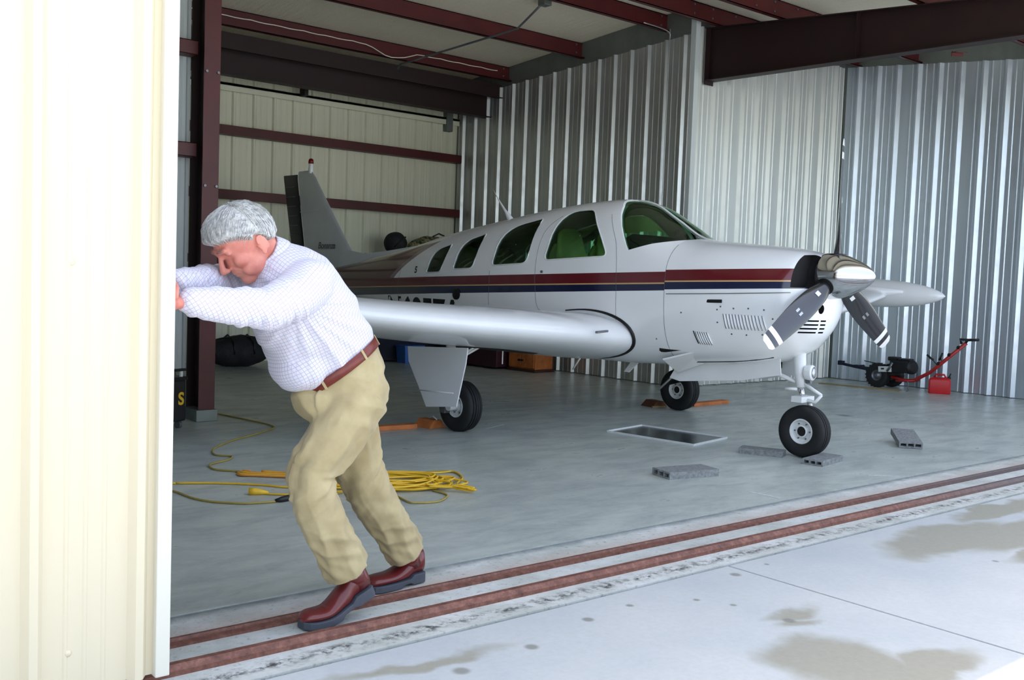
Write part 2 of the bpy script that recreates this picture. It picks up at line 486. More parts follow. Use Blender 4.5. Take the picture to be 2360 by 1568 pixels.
ribbed_wall('p', (XA, YM+0.25), (XA, YB), (1, 0), 0.01, zt_A, M['galv'], w)
w = wall_box('wall_left_middle', XL, XA-0.16, YM+0.02, YM+0.10, 0, roof_z(YM)-0.02, M['white_sheet'])
ribbed_wall('p', (XA-0.005, YM+0.02), (XL, YM+0.02), (0, -1), 0.42, lambda x, y: 4.5, M['white_sheet'], w, first=0.06, h=0.02)
w = wall_box('wall_left', XL-0.12, XL, YF, YM+0.1, 0, roof_z(YF), M['galv_dull'], roof_z(YM))
ribbed_wall('p', (XL, YF+0.05), (XL, YM), (1, 0), 0.01, lambda x, y: 4.3, M['galv'], w)

# roof: insulation below, sheet above
YE = 3.30
b = MB()
x0, x1 = -14.0, 30.0
for (ya, yb) in ((YE, YRIDGE), (YRIDGE, 14.2)):
    b.rings([[Vector((x, ya, roof_z(ya))), Vector((x, yb, roof_z(yb))), Vector((x, yb, roof_z(yb)+0.05)), Vector((x, ya, roof_z(ya)+0.05))] for x in (x0, x1)])
ceil = struct(b.build('ceiling', M['vinyl']))
# wall above the door opening, with the door track under it
w = wall_box('wall_front_header', -14, 30, 3.42, 3.62, 4.16, roof_z(3.5), M['cream_out'])
w = wall_box('wall_front_right', XR, 30, 3.42, 3.62, 0, 4.16, M['cream_out'])
w = wall_box('wall_front_left', -14, -1.2, 3.42, 3.62, 0, 4.16, M['cream_out'])
w = wall_box('wall_rear_outer', -14, 30, 14.0, 14.12, 0, roof_z(14.0), M['cream_out'])
w = wall_box('wall_end_right', 29.9, 30, 3.62, 14, 0, roof_z(3.62)-0.03, M['cream_out'])
w = wall_box('wall_end_left', -14, -13.9, 3.62, 14, 0, roof_z(3.62)-0.03, M['cream_out'])

# steel frame ----------------------------------------------------------
def purlin(y, xa, xb, label, h=0.22, lip=True, zoff=0.0):
    """Z purlin under the roof, along X"""
    z1 = roof_z(y)-0.012+zoff; z0 = z1-h; t = 0.004; fl = 0.065
    b = MB()
    b.box(xa, xb, y-t, y+t, z0, z1)
    b.box(xa, xb, y-t, y+fl, z1-2*t, z1)
    b.box(xa, xb, y-fl, y+t, z0, z0+2*t)
    b.box(xa, xb, y-fl, y-fl+2*t, z0, z0+0.02)
    root = tag(b.build('purlin', M['iron']), label, 'purlin', 'red steel purlins under the roof')
    return root
pl = {}
for y, xa, xb, lb in ((12.14, XA, XB_, 'dark red purlin with a thin white cable clipped along it'),
                      (10.55, XA, XB_, 'dark red purlin second from the back wall, ending at the dark ribbed wall'),
                      (8.98, XA, XB_, 'dark red purlin ending over the front edge of the dark ribbed wall'),
                      (8.32, XL, XR, 'long red purlin just in front of the ridge, passing over the deep rafter'),
                      (7.40, XL, XR, 'bolted red purlin crossing the middle of the deep rafter'),
                      (5.66, XL, XR, 'red purlin nearest the top right corner, over the deep rafter'),
                      (4.35, XL, XR, 'red purlin closest to the door opening, above the frame')):
    pl[y] = purlin(y, xa, xb, lb)
    # bolt heads near the right hand support
    for bx in ((xb-0.10, xb-0.10) if xb == XB_ else (10.05, 10.30, 10.62, 10.05)):
        pass
    k = 0
    for bx in ((xb-0.12,) if xb == XB_ else (9.7, 10.05, 10.5, 10.9)):
        for dz in (0.05, 0.16):
            bb = MB(); bb.cyl((bx, y-0.004, roof_z(y)-dz), (bx, y-0.016, roof_z(y)-dz), 0.012, n=6)
            bb.build('bolt', M['steel'], pl[y])

# big rafter over the corner (front-back), tapering with the roof
def rafter(xc, y0, y1, zb0, zb1, label, top_drop=0.25, tf=0.012, half=0.085, stiff=()):
    root = tag(empty('rafter', (xc, y0, 0)), label, 'rafter')
    b = MB()
    zt = lambda y: roof_z(y)-top_drop
    zb = lambda y: zb0 + (zb1-zb0)*(y-y0)/(y1-y0)
    def slab(xa, xb, f0, f1):
        b2 = []
        for y in (y0, y1): b2.append([Vector((xa, y-y0, f0(y))), Vector((xb, y-y0, f0(y))), Vector((xb, y-y0, f1(y))), Vector((xa, y-y0, f1(y)))])
        return b2
    w = MB(); w.rings(slab(-0.005, 0.005, zb, zt)); w.build('web', M['iron_shaded'], root)
    w = MB(); w.rings(slab(-half, half, lambda y: zb(y)-tf, zb)); w.build('lower_flange', M['iron_shaded'], root)
    w = MB(); w.rings(slab(-half, half, zt, lambda y: zt(y)+tf)); w.build('upper_flange', M['iron_shaded'], root)
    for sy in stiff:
        w = MB(); w.box(-half+0.01, -0.005, sy-y0-0.005, sy-y0+0.005, zb(sy), zt(sy)); w.build('stiffener', M['iron_shaded'], root)
    w = MB(); w.box(-half, half, y1-y0-0.012, y1-y0, zb(y1)-0.06, zt(y1)+0.01); w.build('end_plate', M['iron_shaded'], root)
    return root
r = rafter(10.22, 3.7, 8.475, 3.845, 3.905, 'deep dark red rafter running from the white corner out to the right', stiff=(6.36,))
for k in range(3):
    bb = MB(); bb.cyl((-0.05+0.05*k, 4.86, 3.86), (-0.05+0.05*k, 4.86, 3.83), 0.014, n=6); bb.build('bolt', M['iron_shaded'], r)
# fly brace under the rafter
b = MB(); b.obox((10.46, 5.33, 3.845), (0.9, 0, 0.12), (0, 1, 0), (-0.12, 0, 0.9), 0.12, 0.025, 0.004); b.obox((10.46, 5.355, 3.83), (0.9, 0, 0.12), (0, 0, 1), (0, 1, 0), 0.12, 0.025, 0.003)
tag(b.build('fly_brace', M['iron']), 'short red angle brace hanging just below the deep rafter', 'brace')

# header beams at the back of the tail bay
def header(y, z0, z1, label, half=0.09, mat='iron_shaded'):
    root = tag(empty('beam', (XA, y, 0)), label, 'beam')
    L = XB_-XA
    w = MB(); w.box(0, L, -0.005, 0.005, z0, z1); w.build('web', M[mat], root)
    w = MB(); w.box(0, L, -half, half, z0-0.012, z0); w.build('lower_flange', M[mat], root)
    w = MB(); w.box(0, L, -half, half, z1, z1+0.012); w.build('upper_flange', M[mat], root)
    return root
header(12.62, 3.81, 4.22, 'deep shadowed dark red beam across the tail bay in front of the back wall')
b = MB()
b.box(XA, XB_, 12.30, 12.33, 4.07, 4.27); b.box(XA, XB_, 12.26, 12.33, 4.06, 4.075)
tag(b.build('eave_strut', M['iron_shaded']), 'dark strut just under the purlin that carries the white cable', 'beam')

# girts on the back wall
for z, lb in ((3.19, 'upper dark red girt across the cream back wall'), (2.32, 'middle dark red girt across the cream back wall, behind the tail fin'),
              (1.43, 'lowest dark red girt across the back wall, hidden behind the aircraft')):
    b = MB()
    y = YB-0.04
    b.box(XA, XB_-0.03, y-0.16, y, z+0.052, z+0.062); b.box(XA, XB_-0.03, y-0.165, y-0.155, z-0.062, z+0.062); b.box(XA, XB_-0.03, y-0.16, y, z-0.062, z-0.052)
    tag(b.build('girt', M['iron'], bevel=0.003), lb, 'girt')
# pale ledge under the eave
b = MB(); b.box(XA, XB_-0.03, YB-0.10, YB-0.03, 3.80, 3.84); b.box(XA, XB_-0.03, YB-0.10, YB-0.09, 3.73, 3.84)
tag(b.build('wall_ledge', M['cream_in'], bevel=0.003), 'pale horizontal metal ledge near the top of the back wall', 'ledge')
b = MB(); b.box(9.66, 9.78, YB-0.13, YB-0.03, 3.62, 3.95)
tag(b.build('junction_box', M['galv_dull'], bevel=0.01), 'small grey metal box in the far upper corner of the back wall', 'box')
b = MB(); b.box(7.06, 7.12, YB-0.25, YB-0.10, 3.80, 4.1)
tag(b.build('hanger_bracket', M['iron_shaded'], bevel=0.003), 'short dark bracket between the deep beam and the pale ledge', 'bracket')

# column at the left corner of the tail bay
col = thing('column', 'tall dark red steel column behind the man', 'column', (3.57, 8.27, 0))
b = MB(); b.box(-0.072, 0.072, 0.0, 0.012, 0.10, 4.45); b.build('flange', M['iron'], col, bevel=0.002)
b = MB(); b.box(-0.072, 0.072, 0.258, 0.27, 0.10, 4.45); b.build('flange', M['iron_shaded'], col, bevel=0.002)
b = MB(); b.box(-0.005, 0.005, 0.012, 0.258, 0.10, 4.45); b.build('web', M['iron_shaded'], col)
b = MB(); b.box(-0.10, 0.09, -0.03, 0.29, 0.0, 0.10); b.build('base_block', M['galv_dull'], col, bevel=0.006)
for dx in (-0.05, 0.05):
    for z in (2.0, 2.95):
        bb = MB(); bb.cyl((dx, 0, z), (dx, -0.012, z), 0.012, n=6); bb.build('bolt', M['steel'], col)
# girts that run left from the column
for z, lb in ((3.15, 'upper short red girt left of the tall column'), (2.30, 'lower short red girt left of the tall column')):
    b = MB(); y = 8.38
    b.box(XL, 3.49, y, y+0.14, z+0.05, z+0.06); b.box(XL, 3.49, y, y+0.008, z-0.06, z+0.06); b.box(XL, 3.49, y, y+0.14, z-0.06, z-0.05)
    tag(b.build('girt', M['iron'], bevel=0.003), lb, 'girt')

# hangar row added unseen behind the camera to bounce sunlight into the hangar
opp = thing('bounce_hangar_row', 'long pale hangar row added out of view behind the camera to bounce light', 'building', (0, -24, 0))
b = MB(); b.box(-40, 40, -8, 0, 0, 4.4); b.build('wall', M['cream_out'], opp)
b = MB(); b.rings([[Vector((x, 0.4, 4.35)), Vector((x, -4, 4.9)), Vector((x, -8.4, 4.35)), Vector((x, -4, 4.4))] for x in (-40.5, 40.5)]); b.build('roof', M['galv_dull'], opp)
for k in range(6):
    b = MB(); b.box(-36+12.5*k, -26+12.5*k, -0.05, 0.10, 0.05, 4.0); b.build('door', M['white_sheet'], opp)
# cable and conduit
pts = []
for i in range(60):
    x = XA + (XB_-0.3-XA)*i/59
    z = roof_z(12.14)-0.115 - 0.010*abs(sin(i*0.9))
    if 7.35 < x < 8.25: z -= 0.11*sin(pi*(x-7.35)/0.9)**1.5
    pts.append((x, 12.14-0.085, z))
b = MB(); b.tube(pts, 0.007, 5)
tag(b.build('cable', M['trim_white'], smooth=True), 'thin white cable clipped along a dark red purlin', 'cable')
b = MB(); b.tube([(8.30, 9.50, 4.69), (8.28, 9.6, 4.62), (8.23, 9.9, 4.42), (7.86, 11.95, 4.20), (7.85, 12.0, 4.14)], 0.014, 8)
cd = tag(b.build('conduit', M['steel'], smooth=True), 'dark conduit slanting down beneath the insulated roof', 'conduit')
b = MB(); b.box(8.24, 8.36, 9.42, 9.54, 4.64, 4.715); b.build('junction_cover', M['galv_dull'], cd, bevel=0.006)
pts = [(9.4, 8.86, 4.54), (9.75, 8.86, 4.53), (9.88, 8.86, 4.50), (9.905, 8.87, 4.44), (9.90, 8.87, 4.2), (9.90, 8.87, 0.3)]
b = MB(); b.tube(catmull(pts, 4), 0.008, 5)
tag(b.build('cable', M['galv'], smooth=True), 'thin pale cable bending down the dark ribbed wall near its front edge', 'cable')

# ------------------------------------------------------------------ sliding door leaf (cream siding)
leaf = struct(empty('door_1', (0, 0, 0)))
b = MB(); b.box(-3.4, 1.19, 3.10, 3.29, 0.05, 4.2); b.build('door_core', M['cream_out'], leaf)
def leaf_panel(xa, w=0.915):
    pts = [(0, 0)]
    for k in (0.1525, 0.4575, 0.7625):
        pts += [(k-0.030, 0), (k-0.012, 0.028), (k+0.012, 0.028), (k+0.030, 0)]
        for s_ in (k+0.095, k+0.15, k+0.205):
            if s_ < w-0.02: pts += [(s_-0.008, 0), (s_-0.003, 0.003), (s_+0.003, 0.003), (s_+0.008, 0)]
    pts = [p for p in pts if p[0] < w]
    pts.append((w, 0))
    b = MB()
    b.rings([[Vector((xa+s_, 3.082-h_, z)) for s_, h_ in pts] for z in (0.04, 4.22)], closed=False, cap=False)
    return b.build('siding_panel', M['cream_out'], leaf, fixn=False)
leaf_panel(0.3545, 0.822)
for k in range(1, 4): leaf_panel(0.3545-0.915*k)
b = MB(); b.box(1.168, 1.213, 3.052, 3.31, 0.035, 4.22); b.build('edge_trim', M['trim_white'], leaf, bevel=0.004)
for (sx, sz) in ((0.915, 0.16), (0.915, 1.32), (0.60, 0.16)):
    b = MB(); b.lathe([(0.011, 0), (0.011, 0.002), (0.006, 0.005), (0.0, 0.006)], (sx, 3.082, sz), (0, -1, 0), 10); b.build('screw', M['cream_out'], leaf, smooth=True)
# rollers under the leaf
for rx in (1.0, -0.6, -2.4):
    b = MB(); b.cyl((rx, 3.14, 0.07), (rx, 3.17, 0.07), 0.04); b.build('roller', M['steel'], leaf, smooth=True, angle=30)
# ------------------------------------------------------------------ the aircraft (local x forward, y to its left, z up)
AA = radians(3.5)
AORG = Vector((6.86, 4.58, 0))
plane = thing('light_aircraft', 'white low-wing propeller aircraft with maroon and navy stripes parked in the hangar', 'aircraft', AORG, AA - pi/2)

def evaluated(o, mods):
    """apply modifiers (no operators)"""
    for t, kw in mods:
        md = o.modifiers.new(t, t)
        for k, v in kw.items(): setattr(md, k, v)
    dg = bpy.context.evaluated_depsgraph_get(); dg.update()
    me = bpy.data.meshes.new_from_object(o.evaluated_get(dg), preserve_all_data_layers=True, depsgraph=dg)
    old = o.data; o.modifiers.clear(); o.data = me; me.name = old.name
    bpy.data.meshes.remove(old)
    return o

# paint scheme
q = NT('aircraft_paint')
X, Y, Z = q.xyz()
front = q.math('GREATER_THAN', X, -1.0)
topf = q.math('MULTIPLY_ADD', X, 0.034, 1.43+0.034)
topr = q.math('MULTIPLY_ADD', X, 0.037, 1.415+0.037)
top = q.math('ADD', q.math('MULTIPLY', front, topf), q.math('MULTIPLY', q.math('SUBTRACT', 1.0, front), topr))
t = q.math('SUBTRACT', top, Z)          # distance below the top of the stripes
botf = q.math('MULTIPLY_ADD', X, 0.042, 1.27+0.042)
botr = q.math('MULTIPLY_ADD', X, 0.044, 1.262+0.044)
bot = q.math('ADD', q.math('MULTIPLY', front, botf), q.math('MULTIPLY', q.math('SUBTRACT', 1.0, front), botr))
below = q.math('GREATER_THAN', Z, bot)
red = q.math('MULTIPLY', q.math('GREATER_THAN', t, 0.0), q.math('LESS_THAN', t, 0.088))
gold = q.math('MULTIPLY', q.math('GREATER_THAN', t, 0.088), q.math('LESS_THAN', t, 0.100))
blue = q.math('MULTIPLY', q.math('GREATER_THAN', t, 0.100), below)
white = q.mix(q.noise(3, 3), srgb(234, 236, 238), srgb(243, 244, 245))
# panel joints on the rear swoosh
zz = q.math('SUBTRACT', Z, 1.24)
xb = q.math('MULTIPLY_ADD', q.math('POWER', q.math('MAXIMUM', zz, 0.0), 1.3), 2.2, -4.98)
lowz = q.math('LESS_THAN', Z, q.math('MULTIPLY_ADD', X, 0.135, 1.40+0.135*6.2))
rear = q.math('MULTIPLY', lowz, q.math('MULTIPLY', q.math('LESS_THAN', X, xb), q.math('LESS_THAN', t, 0.0)))
band = q.math('MULTIPLY', q.math('MULTIPLY', q.math('LESS_THAN', X, q.math('ADD', xb, 0.10)), q.math('GREATER_THAN', X, xb)), q.math('MULTIPLY', lowz, q.math('LESS_THAN', t, 0.0)))
c = q.mix(red, white, srgb(96, 12, 26))
c = q.mix(gold, c, srgb(196, 160, 110))
c = q.mix(blue, c, srgb(13, 20, 58))
c = q.mix(band, c, srgb(126, 106, 116))
c = q.mix(rear, c, srgb(72, 14, 28))
q.set(color=c, rough=0.22, coat=0.6, coatr=0.08)
M['paint'] = q.m
M['wingpaint'] = simple('wing_paint', (238, 240, 243), 0.25, var=0.04, coat=0.6, nscale=3)
M['fin'] = simple('fin_paint', (206, 212, 214), 0.28, var=0.05, coat=0.4)
M['rudder'] = simple('navy_rudder_paint', (18, 20, 30), 0.35, var=0.1)
M['cabin'] = simple('cabin_lining', (196, 190, 160), 0.8, var=0.08)
M['seat'] = simple('beige_seat_leather', (206, 192, 128), 0.6, var=0.15)
q = NT('green_tinted_perspex')
tr = q.n('ShaderNodeBsdfTransparent'); tr.inputs[0].default_value = (0.50, 0.86, 0.60, 1)
gl_ = q.n('ShaderNodeBsdfGlossy'); gl_.inputs['Roughness'].default_value = 0.03; gl_.inputs['Color'].default_value = (0.9, 1, 0.93, 1)
fr = q.n('ShaderNodeFresnel'); fr.inputs[0].default_value = 1.45
ms = q.n('ShaderNodeMixShader'); q.t.links.new(fr.outputs[0], ms.inputs[0]); q.t.links.new(tr.outputs[0], ms.inputs[1]); q.t.links.new(gl_.outputs[0], ms.inputs[2])
q.t.links.new(ms.outputs[0], q.t.nodes['Material Output'].inputs['Surface'])
M['glass'] = q.m

# fuselage sections: x, bottom, top, half width, height of greatest width, lower exponent, upper exponent
ST = [(-7.62, 1.16, 1.28, 0.02, 1.22, 2.0, 2.0), (-7.3, 1.10, 1.31, 0.07, 1.21, 2.0, 2.0), (-6.6, 1.00, 1.36, 0.15, 1.20, 2.1, 2.1),
      (-5.7, 0.87, 1.50, 0.27, 1.20, 2.3, 2.2), (-4.9, 0.775, 1.63, 0.38, 1.20, 2.6, 2.3), (-4.2, 0.70, 1.77, 0.475, 1.22, 2.9, 2.4),
      (-3.5, 0.635, 1.88, 0.53, 1.26, 3.1, 2.5), (-2.7, 0.605, 1.99, 0.555, 1.30, 3.2, 2.6), (-2.0, 0.60, 2.055, 0.56, 1.32, 3.2, 2.65),
      (-1.6, 0.605, 2.035, 0.558, 1.33, 3.2, 2.65), (-1.3, 0.62, 1.88, 0.55, 1.33, 3.1, 2.6), (-1.0, 0.64, 1.715, 0.54, 1.31, 3.0, 2.5),
      (-0.6, 0.675, 1.672, 0.52, 1.28, 2.8, 2.45), (-0.25, 0.72, 1.645, 0.475, 1.26, 2.6, 2.4), (-0.03, 0.80, 1.62, 0.42, 1.27, 2.3, 2.4),
      (0.06, 0.875, 1.60, 0.375, 1.29, 2.15, 2.4), (0.13, 0.96, 1.58, 0.305, 1.29, 2.05, 2.4), (0.165, 1.05, 1.55, 0.21, 1.29, 2.0, 2.3), (0.18, 1.17, 1.46, 0.10, 1.29, 2.0, 2.0)]
def section(st, n=56, inset=0.0):
    x, zb, zt, w, zm, nl, nu = st
    w -= inset; zb += inset; zt -= inset
    out = []
    for k in range(n):
        a = 2*pi*k/n
        cc, ss = cos(a), sin(a)
        e, h = (nu, zt-zm) if ss >= 0 else (nl, zm-zb)
        y = w*math.copysign(abs(cc)**(2/e), cc)
        z = zm + h*math.copysign(abs(ss)**(2/e), ss)
        out.append(Vector((x, y, z)))
    return out
def loft_solid(sts, inset=0.0, n=56):
    b = MB(); b.rings([section(s_, n, inset) for s_ in sts]); return b
fine = catmull(ST, 6)
def cut(sts, x0, x1):
    """sections between x0 and x1, ends interpolated"""
    def at(x):
        for a, c_ in zip(sts, sts[1:]):
            if a[0] <= x <= c_[0]:
                f = (x-a[0])/(c_[0]-a[0]); return tuple(p+(r_-p)*f for p, r_ in zip(a, c_))
    out = [at(x0)] + [s_ for s_ in sts if x0+0.004 < s_[0] < x1-0.004] + [at(x1)]
    return out
skin_all = loft_solid(fine)
skin_bvh = BVHTree.FromPolygons([Vector(v) for v in skin_all.v], skin_all.f)
def on_skin(x, z, side=-1, off=0.0):
    """point of the hull seen from the side at (x, z)"""
    h = skin_bvh.ray_cast(Vector((x, side*3.0, z)), Vector((0, -side, 0)))
    if h[0] is None: return Vector((x, 0, z))
    return h[0] + h[1].normalized()*off*(1 if h[1].y*side > 0 else -1)

def rounded_poly(P, r=0.05, n=5):
    """rounded outline of a 2D polygon (lists of (x, z) with optional radius)"""
    out = []
    L = len(P)
    for i in range(L):
        p = Vector(P[i][:2]); a = Vector(P[i-1][:2]); c_ = Vector(P[(i+1) % L][:2])
        rr = P[i][2] if len(P[i]) > 2 else r
        ta = (a-p); tc = (c_-p); la = min(rr, ta.length*0.48); lc = min(rr, tc.length*0.48)
        pa = p+ta.normalized()*la; pc = p+tc.normalized()*lc
        for k in range(n+1):
            t_ = k/n
            out.append(pa*(1-t_)**2 + p*2*t_*(1-t_) + pc*t_**2)
    return out
WIN = [  # (outline in side view: x, z, corner radius)
    [(-2.38, 1.49, .06), (-1.62, 1.535, .06), (-1.73, 1.72, .3), (-1.93, 1.95, .07), (-2.30, 1.94, .24)],
    [(-3.10, 1.43, .05), (-2.60, 1.46, .08), (-2.55, 1.885, .04), (-3.03, 1.79, .24)],
    [(-3.71, 1.385, .04), (-3.38, 1.40, .07), (-3.31, 1.745, .03), (-3.64, 1.665, .15)],
    [(-4.19, 1.34, .03), (-3.92, 1.35, .05), (-3.83, 1.645, .03), (-4.12, 1.575, .12)],
]
WS = [(-1.415, 1.585), (-1.20, 1.645), (-0.97, 1.690), (-0.93, 1.705), (-0.5, 1.90), (-1.0, 2.3), (-1.78, 2.3), (-1.76, 2.06), (-1.655, 1.975)]

cutters = []
fus = loft_solid(cut(fine, -7.62, -1.0)).build('fuselage', [M['paint'], M['cabin'], M['blackmat']], plane)
cav = MB(); cav.rings([section(s_, 56, 0.028) for s_ in cut(fine, -4.25, -0.97)])
cav = cav.build('tmp', M['cabin'], plane); cutters.append(cav)
side_holes = []
for wo in WIN:
    P = rounded_poly(wo)
    b = MB(); b.prism([Vector((p.x, 0, p.y)) for p in P], (0, -1.2, 0), (0, 1.2, 0))
    side_holes.append(b.build('tmp', M['paint'], plane))
b = MB(); b.prism([Vector((x, 0, z)) for x, z in WS], (0, -1.2, 0), (0, 1.2, 0)); wsc = b.build('tmp', M['paint'], plane)
def boolean(o, c_):
    md = o.modifiers.new('b', 'BOOLEAN'); md.operation = 'DIFFERENCE'; md.object = c_; md.solver = 'EXACT'
    try: md.material_mode = 'TRANSFER'
    except Exception: pass
for o_ in (fus,):
    for c_ in [cav] + side_holes + [wsc]: boolean(o_, c_)
    evaluated(o_, [])
# cowling: front part with two black inlets, exits and a round hole
cowl = loft_solid(cut(fine, -1.0, 0.18)).build('cowling', [M['paint'], M['blackmat'], M['cabin']], plane)
cc_ = []
b = MB(); b.rings([section(s_, 40, 0.028) for s_ in cut(fine, -1.03, -0.90)]); cc_.append(b.build('tmp', M['cabin'], plane))
for s_ in (-1, 1):
    P = rounded_poly([(s_*0.155, 1.325, .04), (s_*0.60, 1.325, .03), (s_*0.60, 1.525, .05), (s_*0.40, 1.555, .05), (s_*0.10, 1.58, .04), (s_*0.10, 1.45, .05)], n=4)
    b = MB(); b.prism([Vector((0, p.x, p.y)) for p in P], (0.055, 0, 0), (0.6, 0, 0)); cc_.append(b.build('tmp', M['blackmat'], plane))
b = MB(); b.cyl((0.02, -0.115, 1.165), (0.5, -0.115, 1.165), 0.036, n=20); cc_.append(b.build('tmp', M['blackmat'], plane))
for k in range(4):          # grille slots in the chin
    z = 1.075-0.030*k
    for (ya, yb) in ((-0.275, -0.12), (-0.10, -0.03)):
        b = MB(); b.box(-0.06, 0.5, ya+0.006*k, yb+0.004*k, z-0.006, z+0.006); cc_.append(b.build('tmp', M['blackmat'], plane))
cc_.append(wsc)
for c_ in cc_: boolean(cowl, c_)
evaluated(cowl, [])
for o_ in set(cutters + side_holes + [wsc] + cc_):
    me_ = o_.data; bpy.data.objects.remove(o_); bpy.data.meshes.remove(me_)
for o_ in (fus, cowl):
    o_.data.polygons.foreach_set('use_smooth', [True]*len(o_.data.polygons)); o_.data.set_sharp_from_angle(angle=radians(32))

# panes ------------------------------------------------------------
def pane(P, side, name='window_pane', off=-0.012, grow=1.03):
    c0 = sum((p for p in P), Vector((0, 0)))/len(P)
    b = MB(); rings = []
    for k in (0.02, 0.25, 0.5, 0.75, 0.92, grow):
        rings.append([on_skin(c0.x+(p.x-c0.x)*k, c0.y+(p.y-c0.y)*k, side, off) for p in P])
    b.rings(rings, True, False); b.add(rings[0], [tuple(range(len(P)))])
    return b.build(name, M['glass'], plane, smooth=True)
for side in (-1, 1):
    for wo in WIN:
        P = rounded_poly(wo)
        pane(P, side)
# window surrounds: thin pale green-white lips
def lip(P, side):
    pts = [on_skin(p.x, p.y, side, 0.001) for p in P]; pts.append(pts[0])
    b = MB(); b.tube(pts, 0.006, 6); return b.build('window_surround', M['white_rough'], plane, smooth=True)
for wo in WIN: lip(rounded_poly(wo), -1)
# windshield: hull grid inside the opening, slightly inset, with a centre post
b = MB(); rings = []
sts = cut(fine, -1.80, -0.92)
for s_ in sts:
    sec = section(s_, 96, 0.012)
    top_ = sec[:49]          # from +y over the top to -y
    # keep the part above the lower edge of the opening
    x = s_[0]
    def edge(x):
        pts_ = [(-1.80, 1.99), (-1.655, 1.965), (-1.415, 1.575), (-1.20, 1.635), (-0.92, 1.69)]
        for a, c2 in zip(pts_, pts_[1:]):
            if a[0] <= x <= c2[0]: return a[1]+(c2[1]-a[1])*(x-a[0])/(c2[0]-a[0])
        return 1.69
    ze = edge(x) - 0.01
    keep = [p for p in top_ if p.z > ze]
    if len(keep) < 2: continue
    ang0 = []
    # resample to a fixed count along the arc
    L_ = [0]
    for a, c2 in zip(keep, keep[1:]): L_.append(L_[-1]+(c2-a).length)
    res = []
    for k in range(41):
        d_ = L_[-1]*k/40; j = max(i for i in range(len(L_)) if L_[i] <= d_+1e-9); j = min(j, len(keep)-2)
        f_ = (d_-L_[j])/max(L_[j+1]-L_[j], 1e-9); res.append(keep[j].lerp(keep[j+1], f_))
    rings.append(res)
b.rings(rings, closed=False, cap=False)
b.build('windshield', M['glass'], plane, smooth=True)
mid_ = [r_[20] + Vector((0, 0, 0.004)) for r_ in rings]
b = MB(); b.tube(mid_, 0.011, 6); b.build('windshield_post', M['white_rough'], plane, smooth=True)

# cabin fittings ---------------------------------------------------
b = MB()
b.rings([[Vector((x, -0.50, 0.98)), Vector((x, 0.50, 0.98)), Vector((x, 0.50, 1.0)), Vector((x, -0.50, 1.0))] for x in (-4.2, -1.0)])
b.build('cabin_floor', M['cabin'], plane)
b = MB()
b.rings([[Vector((x, -w_, 1.1)), Vector((x, w_, 1.1)), Vector((x, w_, z_-0.05)), Vector((x, w_*0.75, z_)), Vector((x, -w_*0.75, z_)), Vector((x, -w_, z_-0.05))] for x, w_, z_ in ((-1.52, 0.47, 1.735), (-1.25, 0.42, 1.715), (-1.10, 0.34, 1.695), (-0.98, 0.25, 1.665))])
b.build('glareshield', M['black'], plane, bevel=0.01)
b = MB(); b.lathe([(0.0, 0), (0.035, 0), (0.045, 0.02), (0.045, 0.05), (0.025, 0.075), (0.0, 0.08)], (-1.28, 0.0, 1.715), (0, 0, 1), 16); b.build('compass', M['black'], plane, smooth=True, angle=40)
def seat(x, y, face=1, h=0.62, name='seat'):
    e = MB()
    pr = [(0.02, 0.21), (0.12, 0.22), (0.40, 0.20), (0.64, 0.165), (0.74, 0.14), (0.78, 0.06)]
    rs = []
    for zz_, w_ in pr:
        ring = []
        for k in range(20):
            a = 2*pi*k/20
            ring.append(Vector((x - face*(0.10+0.16*zz_) + 0.065*math.copysign(abs(cos(a))**0.7, cos(a))*(1 if zz_ < .6 else .6), y + w_*math.copysign(abs(sin(a))**0.7, sin(a)), 1.12+zz_*h/0.70)))
        rs.append(ring)
    e.rings(rs)
    e.rings([[Vector((x+face*(0.20+0.28*cos(2*pi*k/20)*s_), y+0.24*sin(2*pi*k/20)*s_, z_)) for k in range(20)] for z_, s_ in ((1.0, 0.9), (1.08, 1.0), (1.16, 1.0), (1.19, 0.85))])
    o_ = e.build(name, M['seat'], plane, smooth=True, angle=50)
for y in (-0.27, 0.27):
    seat(-2.12, y, 1, 0.60); seat(-2.62, y, -1, 0.50); seat(-3.6, y, 1, 0.46)
b = MB(); b.box(-1.66, -1.60, -0.48, 0.48, 1.08, 1.68); b.build('instrument_panel', M['black'], plane, bevel=0.01)

# door outline, joints, handles -----------------------------------------
def seam(pts, side=-1, r=0.0035, mat='steel', name='panel_joint', smooth_n=6):
    P = catmull(pts, smooth_n) if smooth_n else pts
    b = MB(); b.tube([on_skin(p[0], p[1], side, 0.0005) for p in P], r, 4); return b.build(name, M[mat], plane)
seam([(-1.0, 0.72), (-1.0, 0.9), (-1.0, 1.2), (-1.0, 1.5), (-1.0, 1.64)], r=0.002)
seam([(-1.50, 0.98), (-1.50, 1.2), (-1.505, 1.4), (-1.52, 1.55), (-1.56, 1.68), (-1.70, 1.90)], r=0.0018)
seam([(-1.50, 0.98), (-1.80, 0.99), (-2.2, 1.00), (-2.42, 1.04), (-2.47, 1.2), (-2.48, 1.45), (-2.44, 1.75), (-2.30, 1.90)], r=0.0018)
seam([(-3.12, 1.05), (-3.12, 1.2), (-3.12, 1.38)], r=0.002)
seam([(-0.98, 1.235), (-0.5, 1.255), (-0.1, 1.275), (0.06, 1.285)], r=0.0045, mat='steel')
seam([(-4.75, 0.95), (-4.75, 1.2), (-4.72, 1.4)], r=0.002)
b = MB(); pA = on_skin(-0.53, 1.195, -1, 0.002)
b.obox(pA, (1, 0, 0.03), (0, 0, 1), (0, 1, 0), 0.075, 0.013, 0.004); b.build('vent_slot', M['blackmat'], plane, bevel=0.003)
